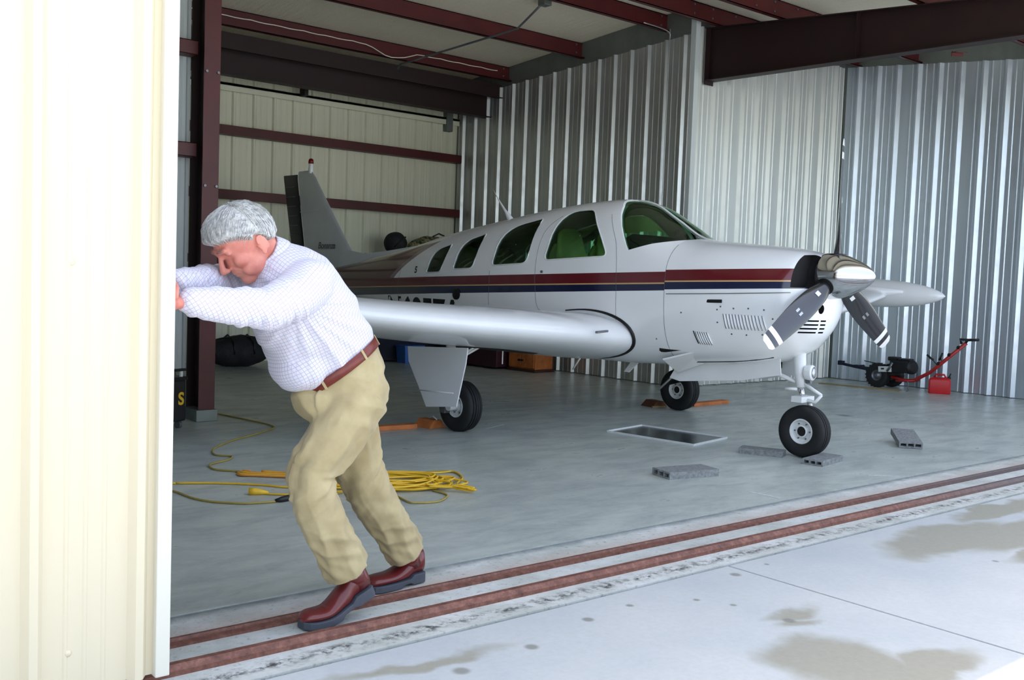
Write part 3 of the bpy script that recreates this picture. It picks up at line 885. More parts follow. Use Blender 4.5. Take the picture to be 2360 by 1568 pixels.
# louvres pressed into the cowl side
def louvres(x0, x1, z0, z1, n, lean):
    for k in range(n):
        x = x0+(x1-x0)*k/(n-1)
        pts = [on_skin(x+lean*(zz_-z1), zz_, -1, 0.002) for zz_ in [z0+(z1-z0)*i/5 for i in range(6)]]
        b = MB(); b.tube(pts, [0.002, 0.006, 0.007, 0.007, 0.006, 0.002], 6)
        b.build('louvre', M['wingpaint'], plane, smooth=True)
        b = MB(); b.tube([p+Vector((-0.010, 0, 0)) for p in pts], 0.0025, 4); b.build('louvre_shadow_gap', M['steel'], plane)
louvres(-0.44, -0.13, 0.985, 1.10, 13, -0.16)
louvres(-0.70, -0.60, 0.845, 0.945, 6, -0.25)
b = MB(); b.tube([on_skin(-0.725-0.25*(z-0.95), z, -1, 0.001) for z in (0.85, 0.88, 0.91, 0.95)], 0.005, 5); b.build('louvre_shadow_gap', M['blackmat'], plane)
for (x, z) in ((-0.5, 1.13), (-0.5, 1.03), (-0.36, 1.145), (-0.24, 1.15), (-0.12, 1.145), (-0.06, 1.08), (-0.15, 0.955), (-0.27, 0.945), (-0.39, 0.945), (-0.83, 1.09), (-1.1, 0.86), (-0.47, 1.155)):
    P0 = on_skin(x, z, -1, 0); b = MB(); b.cyl(P0+Vector((0, 0.004, 0)), P0+Vector((0, -0.0025, 0)), 0.007, n=8); b.build('fastener', M['steel'], plane)
b = MB(); pA = on_skin(-2.39, 1.385, -1, 0.0); b.cyl(pA, pA+Vector((0, -0.012, 0)), 0.012, n=10); b.build('door_lock', M['steel'], plane)

# lettering on the side --------------------------------------------------
def letters(body, size, loc, rot, mat, parent, name='lettering', shear=0.0, bold=0.0, depth=0.001, sx=1.0):
    cu = bpy.data.curves.new(name, 'FONT'); cu.body = body; cu.size = size; cu.shear = shear; cu.offset = bold; cu.extrude = depth
    t_ = bpy.data.objects.new(name, cu); COL.objects.link(t_)
    dg = bpy.context.evaluated_depsgraph_get(); dg.update()
    me = bpy.data.meshes.new_from_object(t_.evaluated_get(dg)); bpy.data.objects.remove(t_); bpy.data.curves.remove(cu)
    me.materials.clear(); me.materials.append(M[mat])
    for v in me.vertices: v.co.x *= sx
    o_ = bpy.data.objects.new(name, me); COL.objects.link(o_); o_.parent = parent
    o_.location = loc; o_.rotation_euler = rot
    return o_
def project_letters(o_, x0, z0, side=-1, off=0.002):
    """wrap flat lettering (x right, y up) on the hull side"""
    me = o_.data
    bm = bmesh.new(); bm.from_mesh(me)
    bmesh.ops.subdivide_edges(bm, edges=[e for e in bm.edges if e.calc_length() > 0.05], cuts=2)
    for v in bm.verts:
        p = on_skin(x0+v.co.x, z0+v.co.y, side, off + v.co.z)
        v.co = p
    bm.to_mesh(me); bm.free()
    o_.location = (0, 0, 0); o_.rotation_euler = (0, 0, 0)
rg = letters('N6057A', 0.40, (0, 0, 0), (0, 0, 0), 'black', plane, 'registration_number', bold=0.012, sx=1.05)
project_letters(rg, -5.0, 0.79)
rg['label'] = 'black registration letters half hidden behind the wing'
fv = letters('5', 0.10, (0, 0, 0), (0, 0, 0), 'black', plane, 'small_number', bold=0.002)
project_letters(fv, -4.42, 1.335)
b = MB(); pA = on_skin(-3.62, 1.135, -1, 0)
b.lathe([(0.055, 0), (0.055, 0.012), (0.04, 0.02), (0.0, 0.02)], pA, (0, -1, 0), 20); b.build('static_vent', M['black'], plane, smooth=True, angle=40)

# fin, rudder, beacon -----------------------------------------------------
def plate_foil(secs, name, mat, parent=None, n=12):
    """secs: list of (z or y position Vector origin LE, chord vector, thickness vector half) -> closed foil loft"""
    b = MB(); rings = []
    for le, ch, th in secs:
        le = Vector(le); ch = Vector(ch); th = Vector(th); ring = []
        xs = [0.5*(1-cos(pi*k/n)) for k in range(n+1)]
        f = lambda s: 2.6*(0.2969*sqrt(s)-0.1260*s-0.3516*s*s+0.2843*s**3-0.1015*s**4)/0.52
        for s_ in xs: ring.append(le+ch*s_+th*max(f(s_), 0.02 if 0 < s_ else 0))
        for s_ in xs[-2:0:-1]: ring.append(le+ch*s_-th*max(f(s_), 0.02))
        rings.append(ring)
    b.rings(rings); return b.build(name, mat, parent or plane, smooth=True, angle=60)
fin_secs = []
for z, xl, xt, th in ((1.20, -5.45, -7.24, 0.05), (1.42, -5.95, -7.27, 0.055), (1.52, -6.17, -7.29, 0.055), (1.66, -6.31, -7.31, 0.05), (2.1, -6.71, -7.41, 0.04), (2.50, -7.07, -7.50, 0.028), (2.58, -7.16, -7.50, 0.02), (2.60, -7.22, -7.48, 0.008)):
    fin_secs.append(((xl, 0, z), (xt-xl, 0, 0), (0, th, 0)))
fin = plate_foil(fin_secs, 'tail_fin', M['fin'])
dors = []
b = MB()
rs = []
for x, z0_, z1_, w_ in ((-4.45, 1.66, 1.705, 0.012), (-5.0, 1.54, 1.635, 0.03), (-5.5, 1.43, 1.58, 0.04), (-5.95, 1.34, 1.545, 0.045), (-6.2, 1.30, 1.575, 0.05), (-6.45, 1.25, 1.60, 0.05)):
    rs.append([Vector((x, -w_, z0_)), Vector((x, -w_*0.8, (z0_+z1_)/2)), Vector((x, -w_*0.35, z1_)), Vector((x, w_*0.35, z1_)), Vector((x, w_*0.8, (z0_+z1_)/2)), Vector((x, w_, z0_))])
b.rings(rs); b.build('dorsal_fairing', M['fin'], plane, smooth=True, angle=50)
rud = []
for z, xl, xt, th in ((1.26, -7.27, -7.55, 0.03), (1.66, -7.32, -7.635, 0.03), (2.1, -7.42, -7.75, 0.026), (2.5, -7.51, -7.85, 0.022), (2.56, -7.51, -7.86, 0.015)):
    rud.append(((xl, 0, z), (xt-xl, 0, 0), (0, th, 0)))
rudder = plate_foil(rud, 'rudder', M['rudder'])
for k in range(9):
    z = 1.40+0.125*k; xt = -7.29-0.22*(z-1.4)
    b = MB(); b.tube([(xt-0.03, -0.031, z), (xt-0.28, -0.012, z)], 0.004, 5); b.build('rudder_rib', M['steel'], rudder)
b = MB(); b.tube([(-6.95, -0.048, 2.08), (-7.38, -0.03, 2.07)], 0.004, 5); b.build('panel_joint', M['white_rough'], fin)
t_ = letters('Bonanza', 0.115, (-6.90, -0.058, 1.60), (radians(90), 0, 0), 'steel', plane, 'fin_lettering', shear=0.25, bold=0.002)
bc = MB(); bc.lathe([(0.03, 0), (0.034, 0.03), (0.03, 0.10), (0.028, 0.13)], (-7.20, 0, 2.56), n=20); beacon = bc.build('beacon', M['white'], plane, smooth=True, angle=40)
bc = MB(); bc.lathe([(0.034, 0), (0.034, 0.03), (0.026, 0.06), (0.0, 0.07)], (-7.20, 0, 2.685), n=20); bc.build('beacon_lens', simple('dark_red_lens', (110, 14, 16), 0.2), beacon, smooth=True)
# whip antenna
ant = MB(); ant.tube([(-3.42, 0, 1.90), (-3.50, 0, 1.99), (-3.62, 0, 2.12), (-3.72, 0, 2.24)], [0.035, 0.016, 0.006, 0.002], 8); ant.build('antenna', M['white'], plane, smooth=True)
# tailplane
for s_ in (-1, 1):
    plate_foil([((-6.72, s_*0.12, 1.30), (-0.86, 0, 0), (0, 0, 0.045)), ((-6.86, s_*1.0, 1.33), (-0.70, 0, 0), (0, 0, 0.036)), ((-7.0, s_*1.80, 1.36), (-0.52, 0, 0), (0, 0, 0.025)), ((-7.06, s_*1.88, 1.362), (-0.40, 0, 0), (0, 0, 0.008))], 'tailplane', M['fin'])

# wings -----------------------------------------------------------------
def airfoil(n=16, t=0.16, m_=0.02, p_=0.30):
    up, lo = [], []
    for k in range(n+1):
        s_ = 0.5*(1-cos(pi*k/n))
        yt = 5*t*(0.2969*sqrt(s_)-0.1260*s_-0.3516*s_**2+0.2843*s_**3-0.1036*s_**4)
        yc = m_/p_**2*(2*p_*s_-s_*s_) if s_ < p_ else m_/(1-p_)**2*((1-2*p_)+2*p_*s_-s_*s_)
        up.append((s_, yc+yt)); lo.append((s_, yc-yt))
    return up + lo[-2:0:-1]
WST = [  # |y|, leading edge x, leading edge z, chord, thickness ratio, washout drop
    (0.30, -1.30, 0.84, 2.26, 0.185, 0.20), (0.56, -1.36, 0.855, 2.16, 0.182, 0.20), (0.80, -1.42, 0.872, 2.06, 0.178, 0.20), (1.4, -1.48, 0.915, 1.92, 0.174, 0.19),
    (2.5, -1.58, 0.985, 1.66, 0.166, 0.15), (3.8, -1.70, 1.105, 1.38, 0.150, 0.11), (4.85, -1.80, 1.255, 1.16, 0.13, 0.07), (4.98, -1.84, 1.27, 1.08, 0.10, 0.06)]
def wing(side):
    b = MB(); rings = []
    for (y, xl, zl, ch, t, wo) in catmull(WST, 3):
        rings.append([Vector((xl - s_*ch, side*y, zl + h_*ch - wo*s_)) for s_, h_ in airfoil(18, t)])
    b.rings(rings)
    return b.build('wing', M['wingpaint'], plane, smooth=True, angle=50)
wings = {s_: wing(s_) for s_ in (-1, 1)}
for s_ in (-1, 1):
    b = MB()
    prof = [(0.002, 0), (0.05, 0.06), (0.10, 0.20), (0.145, 0.42), (0.17, 0.70), (0.18, 1.05), (0.17, 1.45), (0.13, 1.85), (0.07, 2.15), (0.01, 2.35)]
    pr = [(r_, h_) for r_, h_ in catmull(prof, 3)]
    b.lathe([(r_, h_) for r_, h_ in pr], (-1.17, s_*5.14, 1.285), (-1, 0, 0.012), 28)
    b.build('tip_tank', M['wingpaint'], plane, smooth=True)
    # blended fairing between tank and wing
    b = MB(); b.tube([(-1.62, s_*4.96, 1.32), (-2.2, s_*4.98, 1.30), (-2.9, s_*4.98, 1.28)], [0.02, 0.10, 0.03], 12); b.build('tank_fairing', M['wingpaint'], wings[s_], smooth=True)
# black root seal round the nose of the wing
af = airfoil(18, 0.182)
def root_pt(s_, h_, y, grow=0.0):
    return Vector((-1.36 - s_*2.16, y, 0.855 + h_*2.16 - 0.20*s_))
for side in (-1,):
    seq = [p for p in af if p[0] < 0.42]
    up = sorted([p for p in airfoil(40, 0.195) if p[1] >= 0 and p[0] < 0.36 ], key=lambda p: -p[0])
    lo = sorted([p for p in airfoil(40, 0.195) if p[1] < 0 and p[0] < 0.46], key=lambda p: p[0])
    path = []
    for s_, h_ in up + lo:
        P0 = root_pt(s_-0.012, h_*1.03, 0)
        Pq = on_skin(P0.x, P0.z, side, 0.001); path.append(Pq)
    rr = [0.004 + 0.013*sin(pi*min(1, max(0.05, k/(len(path)-1)))) for k in range(len(path))]
    b = MB(); b.tube(path, rr, 8); b.build('root_seal', M['black'], plane, smooth=True)
# landing / stall tab near the root, skin marks
b = MB(); b.obox((-1.372, -0.86, 0.905), (0.25, 1, 0.10), (0.1, 0, 1), (1, 0, 0), 0.055, 0.009, 0.012); b.build('landing_light', M['steel'], wings[-1], bevel=0.002)

# spinner and propeller ------------------------------------------------------
prop = empty('propeller', (0.21, 0, 1.42), 0, plane); prop.rotation_euler = (radians(-1.0), 0, 0)
b = MB()
prof = [(0.168, -0.075), (0.176, -0.07), (0.176, -0.02), (0.172, 0.03), (0.158, 0.09), (0.130, 0.16), (0.095, 0.23), (0.058, 0.285), (0.026, 0.315), (0.004, 0.323)]
b.lathe(catmull(prof, 3), (0, 0, 0), (1, 0, 0.02), 48); b.build('spinner', M['chrome'], prop, smooth=True, angle=60)
b = MB(); b.cyl((-0.16, 0, 0), (-0.06, 0, 0), 0.13, n=28); b.build('backplate', M['blackmat'], prop, smooth=True, angle=40)
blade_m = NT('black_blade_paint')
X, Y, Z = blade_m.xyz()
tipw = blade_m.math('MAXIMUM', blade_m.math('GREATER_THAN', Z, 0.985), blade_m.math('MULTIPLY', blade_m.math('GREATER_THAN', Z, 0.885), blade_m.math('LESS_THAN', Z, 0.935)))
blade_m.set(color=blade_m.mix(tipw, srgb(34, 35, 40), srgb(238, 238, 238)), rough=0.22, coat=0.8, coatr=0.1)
def blade_mesh():
    b = MB(); rings = []
    for z, ch, tk, pit in catmull([(0.10, 0.085, 0.07, 48), (0.17, 0.10, 0.06, 46), (0.26, 0.145, 0.036, 40), (0.42, 0.172, 0.024, 34), (0.60, 0.176, 0.019, 29), (0.78, 0.160, 0.015, 26), (0.92, 0.142, 0.012, 24), (0.98, 0.13, 0.010, 23), (1.015, 0.115, 0.007, 23), (1.04, 0.07, 0.004, 23)], 3):
        a = radians(pit); cd = Vector((sin(a), -cos(a), 0)); td = Vector((cos(a), sin(a), 0)); ring = []
        for k in range(20):
            t_ = 2*pi*k/20; u = cos(t_)*0.5; v = sin(t_)*0.5*(0.55+0.45*abs(sin(t_)))
            ring.append(Vector((0, 0, z)) + cd*(u*ch + 0.02*ch) + td*(v*tk*(1.25 if v > 0 else 0.75)))
        rings.append(ring)
    b.rings(rings); return b
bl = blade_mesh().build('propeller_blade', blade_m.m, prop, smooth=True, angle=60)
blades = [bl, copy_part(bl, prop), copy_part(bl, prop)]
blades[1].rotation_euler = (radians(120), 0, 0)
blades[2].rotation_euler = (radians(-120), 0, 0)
for bld in blades:
    a = radians(37)
    cd = Vector((sin(a), -cos(a), 0)); td = Vector((cos(a), sin(a), 0))
    b = MB(); b.obox(Vector((0, 0, 0.30))+td*0.021, (0, 0, 1), cd, td, 0.022, 0.018, 0.001); b.build('blade_decal', M['white'], bld)
    a = radians(30); cd = Vector((sin(a), -cos(a), 0)); td = Vector((cos(a), sin(a), 0))
    for q_ in (-0.018, 0.018):
        b = MB(); b.obox(Vector((0, 0, 0.575))+td*0.0128+cd*q_, (0, 0, 1), cd, td, 0.022, 0.009, 0.001); b.build('blade_decal', M['alu'], bld)
    b = MB(); b.lathe([(0.062, 0.135), (0.068, 0.145), (0.068, 0.168), (0.05, 0.172)], (0, 0, 0), (0, 0, 1), 24); b.build('blade_cuff', M['black'], bld, smooth=True, angle=40)

# undercarriage ----------------------------------------------------------
def wheel(x, y, z, R=0.22, W=0.165, rim=0.10, name='wheel'):
    """wheel with its axle along y; outer = the side whose hub is modelled open"""
    root = empty(name, (x, y, z), 0, plane)
    b = MB()
    prof = [(rim*0.98, -W*0.34), (rim*1.15, -W*0.42), (R*0.80, -W*0.50), (R*0.93, -W*0.42)]
    tread = []
    for k in range(5):
        c_ = -W*0.30 + W*0.15*k
        tread += [(R*(0.995 - 0.012*abs(k-2)), c_-W*0.05), (R*(0.995 - 0.012*abs(k-2)), c_+W*0.045), (R*(0.965 - 0.012*abs(k-2)), c_+W*0.055), (R*(0.965-0.012*abs(k-2)), c_+W*0.09)]
    prof += tread[:-2] + [(R*0.93, W*0.42), (R*0.80, W*0.50), (rim*1.15, W*0.42), (rim*0.98, W*0.34)]
    b.lathe(prof, (0, 0, 0), (0, 1, 0), 48, cap=False); b.build('tyre', M['rubber'], root, smooth=True, angle=50)
    b = MB()
    b.lathe([(rim*1.02, -W*0.36), (rim*0.98, -W*0.40), (rim*0.90, -W*0.38), (rim*0.80, -W*0.20), (rim*0.52, -W*0.16), (rim*0.50, -W*0.32), (rim*0.40, -W*0.34), (rim*0.38, -W*0.10), (0.001, -W*0.10)], (0, 0, 0), (0, 1, 0), 32, cap=False)
    b.lathe([(rim*1.02, W*0.36), (rim*0.98, W*0.40), (rim*0.90, W*0.38), (rim*0.80, W*0.20), (rim*0.52, W*0.16), (rim*0.50, W*0.32), (rim*0.40, W*0.34), (rim*0.38, W*0.10), (0.001, W*0.10)], (0, 0, 0), (0, 1, 0), 32, cap=False)
    b.build('rim', M['white_rough'], root, smooth=True, angle=40, fixn=False)
    b = MB(); b.cyl((0, -W*0.31, 0), (0, W*0.31, 0), rim*0.36, n=20); b.build('hub', M['black'], root, smooth=True, angle=40)
    for k in range(6):
        a = 2*pi*k/6
        b = MB(); b.cyl((rim*0.66*cos(a), -W*0.26, rim*0.66*sin(a)), (rim*0.66*cos(a), W*0.26, rim*0.66*sin(a)), 0.006, n=6); b.build('bolt', M['steel'], root)
    return root
wheel(0.02, 0.0, 0.205, R=0.205, W=0.15, rim=0.098, name='nose_wheel')
wheel(-2.37, -1.50, 0.215, R=0.218, W=0.165, rim=0.095, name='main_wheel')
wheel(-2.30, 1.46, 0.215, R=0.218, W=0.165, rim=0.095, name='main_wheel')
# nose leg
gear = empty('nose_gear', (0, 0, 0), 0, plane)
b = MB(); b.tube([(-0.06, 0, 0.86), (-0.045, 0, 0.66), (-0.03, 0, 0.545)], [0.050, 0.048, 0.036], 20); b.build('strut', M['white'], gear, smooth=True)
b = MB(); b.tube([(-0.032, 0, 0.55), (-0.01, 0, 0.455)], 0.022, 16); b.build('piston', M['chrome'], gear, smooth=True)
b = MB(); b.obox((-0.01, 0, 0.455), (1, 0, 0), (0, 1, 0), (0, 0, 1), 0.045, 0.095, 0.022)
for s_ in (1,): b.tube([(-0.01, s_*0.09, 0.455), (0.0, s_*0.098, 0.40), (0.02, s_*0.098, 0.20)], [0.022, 0.02, 0.022], 10)
b.build('fork', M['white'], gear, smooth=True, angle=40)
b = MB(); b.tube([(-0.01, 0, 0.58), (0.085, 0, 0.53), (0.15, 0, 0.50)], [0.016, 0.014, 0.012], 8); b.tube([(0.15, 0, 0.50), (0.10, 0, 0.44), (0.03, 0, 0.445)], [0.012, 0.014, 0.018], 8); b.build('torque_link', M['white'], gear, smooth=True)
b = MB(); b.tube([(-0.05, 0, 0.575), (-0.35, 0, 0.66), (-0.50, 0, 0.705)], [0.016, 0.018, 0.02], 8); b.build('drag_brace', M['white'], gear, smooth=True)
b = MB(); b.tube([(-0.05, -0.02, 0.53), (-0.14, -0.05, 0.525)], 0.013, 8); b.build('tow_lug', M['white'], gear, smooth=True)
b = MB(); b.lathe([(0.055, -0.035), (0.062, 0.0), (0.06, 0.02), (0.048, 0.03), (0.0, 0.02)], (0.045, 0.0, 0.665), (1, 0.1, 0.05), 24); lamp = b.build('taxi_light', M['white'], gear, smooth=True, angle=40)
b = MB(); b.lathe([(0.046, 0), (0.03, 0.006), (0.0, 0.009)], (0.075, 0.002, 0.667), (1, 0.1, 0.05), 20); b.build('lamp_glass', M['alu'], lamp, smooth=True)
b = MB(); b.cyl((0.012, 0, 0.60), (0.055, 0, 0.60), 0.02, n=10); b.build('steering_stop', M['steel'], gear)
# nose gear doors, hanging open either side of the well
def sheet(poly, y, th, name, mat, parent=plane, bev=0.003, lean=0.0, ztop=0.0):
    b = MB(); b.prism([Vector((x, y+lean*(ztop-z), z)) for x, z in poly], (0, -th/2, 0), (0, th/2, 0)); return b.build(name, mat, parent, bevel=bev)
for s_ in (-1, 1):
    sheet([(-1.02, 0.655), (-0.55, 0.69), (-0.13, 0.765), (-0.10, 0.64), (-0.45, 0.565), (-1.05, 0.50), (-1.16, 0.52), (-1.12, 0.60)], s_*0.17, 0.008, 'nose_gear_door', M['white'], lean=s_*0.2, ztop=0.70)
b = MB(); b.box(-1.12, -0.30, -0.15, 0.15, 0.665, 0.72); b.build('nose_wheel_well', M['blackmat'], plane)
# open cowl flap
b = MB(); b.prism([Vector((-0.72, -0.37, 0.80)), Vector((-0.78, -0.20, 0.70)), Vector((-1.06, -0.24, 0.585)), Vector((-1.05, -0.46, 0.70))], (0, 0, 0), (0.012, -0.006, -0.012)); b.build('cowl_flap', M['white'], plane, bevel=0.004)
b = MB(); b.prism([Vector((-0.74, -0.40, 0.795)), Vector((-0.78, -0.2, 0.68)), Vector((-1.10, -0.2, 0.66)), Vector((-1.10, -0.44, 0.765))], (0, 0, -0.004), (0, 0, 0.02)); b.build('cowl_flap_well', M['blackmat'], plane)
# main legs
def main_leg(s_):
    root = empty('main_gear', (-0.07 if s_ < 0 else 0, s_*1.49, 0), 0, plane)
    b = MB(); b.tube([(-2.36, s_*0.09, 0.92), (-2.35, s_*0.095, 0.50), (-2.345, s_*0.11, 0.33)], [0.045, 0.04, 0.032], 14); b.build('strut', M['white'], root, smooth=True)
    b = MB(); b.tube([(-2.345, s_*0.12, 0.34), (-2.33, s_*0.12, 0.215)], 0.028, 12); b.tube([(-2.30, s_*0.15, 0.215), (-2.30, -s_*0.02, 0.215)], 0.035, 14); b.build('axle', M['white_rough'], root, smooth=True, angle=40)
    b = MB(); b.tube([(-2.34, s_*0.10, 0.40), (-2.22, s_*0.11, 0.36), (-2.32, s_*0.11, 0.27)], [0.014, 0.012, 0.014], 8); b.build('torque_link', M['white'], root, smooth=True)
    b = MB(); b.tube([(-2.34, s_*0.10, 0.58), (-2.22, -s_*0.30, 0.80)], 0.014, 8); b.tube([(-2.36, s_*0.06, 0.60), (-2.2, -s_*0.20, 0.80)], 0.010, 8); b.build('side_brace', M['white'], root, smooth=True)
    # brake calliper
    b = MB(); b.obox((-2.40, s_*0.10, 0.20), (1, 0, 0), (0, 1, 0), (0, 0, 1), 0.035, 0.03, 0.05); b.build('brake', M['steel'], root, bevel=0.006)
    if s_ < 0:
        y = s_*0.19
        d = sheet([(-2.82, 0.69), (-2.02, 0.735), (-2.04, 0.60), (-2.14, 0.235), (-2.54, 0.19), (-2.64, 0.34), (-2.80, 0.56)], y, 0.012, 'gear_door', M['wingpaint'], parent=root, bev=0.004)
        b = MB(); b.tube([(-2.64, y-0.007, 0.325), (-2.18, y-0.007, 0.345)], 0.006, 6); b.build('door_crease', M['wingpaint'], d, smooth=True)
    else:
        y = 0.11
        d = sheet([(-2.16, 0.53), (-2.47, 0.23), (-2.06, 0.36), (-2.04, 0.50)], -0.095, 0.008, 'gear_door', M['black'], parent=root, bev=0.003)  # black plate, shade on the inner side of the door put into its colour
        b = MB(); b.tube([(-2.13, -0.115, 0.54), (-2.51, -0.115, 0.195)], 0.012, 6); b.build('door_edge', M['white'], d, smooth=True)
    return root
gl_ = main_leg(-1); gr_ = main_leg(1)
# dark wheel wells set into the wing underside
for s_ in (-1, 1):
    wb = BVHTree.FromPolygons([v.co.copy() for v in wings[s_].data.vertices], [tuple(p.vertices) for p in wings[s_].data.polygons])
    def under(x, y, d):
        h = wb.ray_cast(Vector((x, y, 0.2)), Vector((0, 0, 1))); return Vector((x, y, (h[0].z if h[0] else 0.75)+d))
    out_ = [(-3.05, 1.60), (-2.55, 1.62), (-2.20, 1.62), (-2.08, 1.3), (-2.10, 0.85), (-2.30, 0.72), (-2.6, 0.75), (-2.75, 1.0), (-2.8, 1.3)]
    c0_ = Vector((-2.5, 1.25)); rs_ = []
    for k in (0.05, 0.4, 0.7, 1.0):
        rs_.append([under(c0_.x+(px-c0_.x)*k, s_*(c0_.y+(py-c0_.y)*k), -0.003) for px, py in out_])
    b = MB(); b.rings(rs_, True, False); b.add(rs_[0], [tuple(range(len(out_)))]); b.build('main_wheel_well', M['blackmat'], wings[s_])
# belly mast and blade antenna, step, drain
b = MB(); b.tube([(-2.10, -0.30, 0.63), (-2.20, -0.30, 0.50)], 0.008, 6); b.build('belly_mast', M['white'], plane, smooth=True)
b = MB(); b.prism([Vector((-1.75, 0.0, 0.61)), Vector((-1.66, 0.0, 0.61)), Vector((-1.78, 0.0, 0.50)), Vector((-1.84, 0.0, 0.50))], (0, -0.008, 0), (0, 0.008, 0)); b.build('belly_antenna', M['white'], plane, bevel=0.003)
b = MB(); b.tube([(-2.35, -1.05, 0.72), (-2.35, -1.05, 0.56)], 0.006, 6); b.build('fuel_drain', M['white'], plane)

# dark gap between the belly and the open nose gear doors
b = MB(); b.tube([on_skin(x_, z_, -1, 0.001) for x_, z_ in ((-0.98, 0.672), (-0.75, 0.692), (-0.5, 0.715), (-0.3, 0.745), (-0.16, 0.775))], 0.005, 5); b.build('door_gap', M['blackmat'], plane)
# ------------------------------------------------------------------ things on the floor
# cored concrete pavers
def paver(c, ang, sz, label, tilt=0.0, z=0.0):
    L, W, H = sz
    o_ = bpy.data.objects.new
    root = thing('concrete_paver', label, 'paver', (c[0], c[1], z), ang, 'flat cored concrete pavers on the hangar floor')
    root.rotation_euler = (0, tilt, ang)
    b = MB(); n = 3
    wall = 0.012; top = 0.012; hw = (W-wall*(n+1))/n
    b.box(-L/2, L/2, -W/2, W/2, 0, top); b.box(-L/2, L/2, -W/2, W/2, H-top, H)
    for k in range(n+1):
        y = -W/2+k*(hw+wall); b.box(-L/2, L/2, y, y+wall, top, H-top)
    b.box(-0.01, 0.01, -W/2+0.001, W/2-0.001, top, H-top)
    b.build('block', M['paver'], root)
    return root
q = NT('grey_concrete_block'); q.set(color=q.ramp(q.noise(40, 5, 0.7), [(0.3, srgb(96, 98, 98)), (0.7, srgb(150, 154, 154))]), rough=0.9); q.bump(q.noise(90), 0.3, 0.004); M['paver'] = q.m
paver((5.42, 4.53), radians(-12)+pi, (0.42, 0.20, 0.05), 'grey cored paver lying alone between the drip tray and the rails')
paver((6.66, 4.80), radians(-65), (0.34, 0.15, 0.045), 'dark cored paver tucked behind the nose wheel')
paver((6.78, 4.33), radians(10), (0.38, 0.16, 0.045), 'pale cored paver in front of the nose wheel')
paver((8.24, 4.46), radians(40), (0.40, 0.19, 0.05), 'cored paver tilted up on one edge, right of the aircraft nose', tilt=radians(-9), z=0.035)

# drip tray
tray = thing('drip_tray', 'shallow oily metal drip tray on the floor under the aircraft', 'tray', (0, 0, 0))
TP = [Vector((6.34, 6.20, 0)), Vector((6.90, 6.31, 0)), Vector((7.05, 5.45, 0)), Vector((6.46, 5.33, 0))]
cT = sum(TP, Vector())/4
tray.location = cT; TP = [p-cT for p in TP]
b = MB(); b.prism([p*0.975 for p in TP], (0, 0, 0.002), (0, 0, 0.006)); 
q = NT('oily_tray_bottom'); q.set(color=q.ramp(q.noise(4, 4), [(0.35, srgb(40, 44, 44)), (0.65, srgb(84, 92, 92))]), rough=0.22, metal=0.4); b.build('pan', q.m, tray)
b = MB()
for a, c_ in zip(TP, TP[1:]+TP[:1]):
    ai, ci = a*0.975, c_*0.975
    up = Vector((0, 0, 0.018))
    b.add([ai+Vector((0, 0, .005)), ci+Vector((0, 0, .005)), c_+up, a+up, a*1.012+up*0.9, c_*1.012+up*0.9, c_*1.0, a*1.0], [(0, 1, 2, 3), (3, 2, 5, 4), (4, 5, 6, 7)])
b.build('rim', M['white_rough'], tray, fixn=True)

# wooden chocks and boards
def plank(name, a, c_, w, h, label, mat='wood', cat='plank', z=0.0):
    a = Vector((*a, z)); c_ = Vector((*c_, z)); m_ = (a+c_)/2; d = c_-a; ang = math.atan2(d.y, d.x)
    b = MB(); b.box(-d.length/2, d.length/2, -w/2, w/2, 0, h); o_ = b.build(name, M[mat], bevel=min(0.005, h*0.3))
    o_.location = m_; o_.rotation_euler = (0, 0, ang)
    return tag(o_, label, cat)
plank('wooden_board', (4.05, 7.22), (4.96, 7.155), 0.09, 0.04, 'long orange-brown board on the floor behind the man, ending at the near main wheel')
ck = thing('wheel_chock', 'orange wooden chock against the near main wheel', 'chock', (5.13, 7.16, 0), radians(8))
b = MB(); b.prism([Vector((-0.11, -0.10, 0)), Vector((0.09, -0.10, 0)), Vector((0.03, -0.10, 0.07)), Vector((-0.05, -0.10, 0.07))], (0, 0, 0), (0, 0.2, 0)); b.build('wedge', M['wood'], ck, bevel=0.004)
b = MB(); b.tube([(-0.02, -0.10, 0.075), (-0.02, -0.05, 0.10), (-0.02, 0.0, 0.075)], 0.006, 6); b.build('rope', M['pale'], ck, smooth=True)
plank('wooden_board', (8.55, 7.12), (9.20, 7.16), 0.10, 0.035, 'orange-brown board sticking out to the right of the far main wheel')
ck = thing('wheel_chock', 'dark brown wooden chock left of the far main wheel', 'chock', (8.18, 7.30, 0), radians(-10))
b = MB(); b.prism([Vector((-0.12, -0.10, 0)), Vector((0.09, -0.10, 0)), Vector((0.03, -0.10, 0.065)), Vector((-0.05, -0.10, 0.065))], (0, 0, 0), (0, 0.2, 0)); b.build('wedge', simple('brown_wood', (110, 62, 40), 0.7, var=0.3), ck, bevel=0.004)
b = MB(); b.box(-0.13, 0.05, -0.125, -0.10, 0, 0.018); b.build('pale_base', M['plywood'], ck, bevel=0.002)

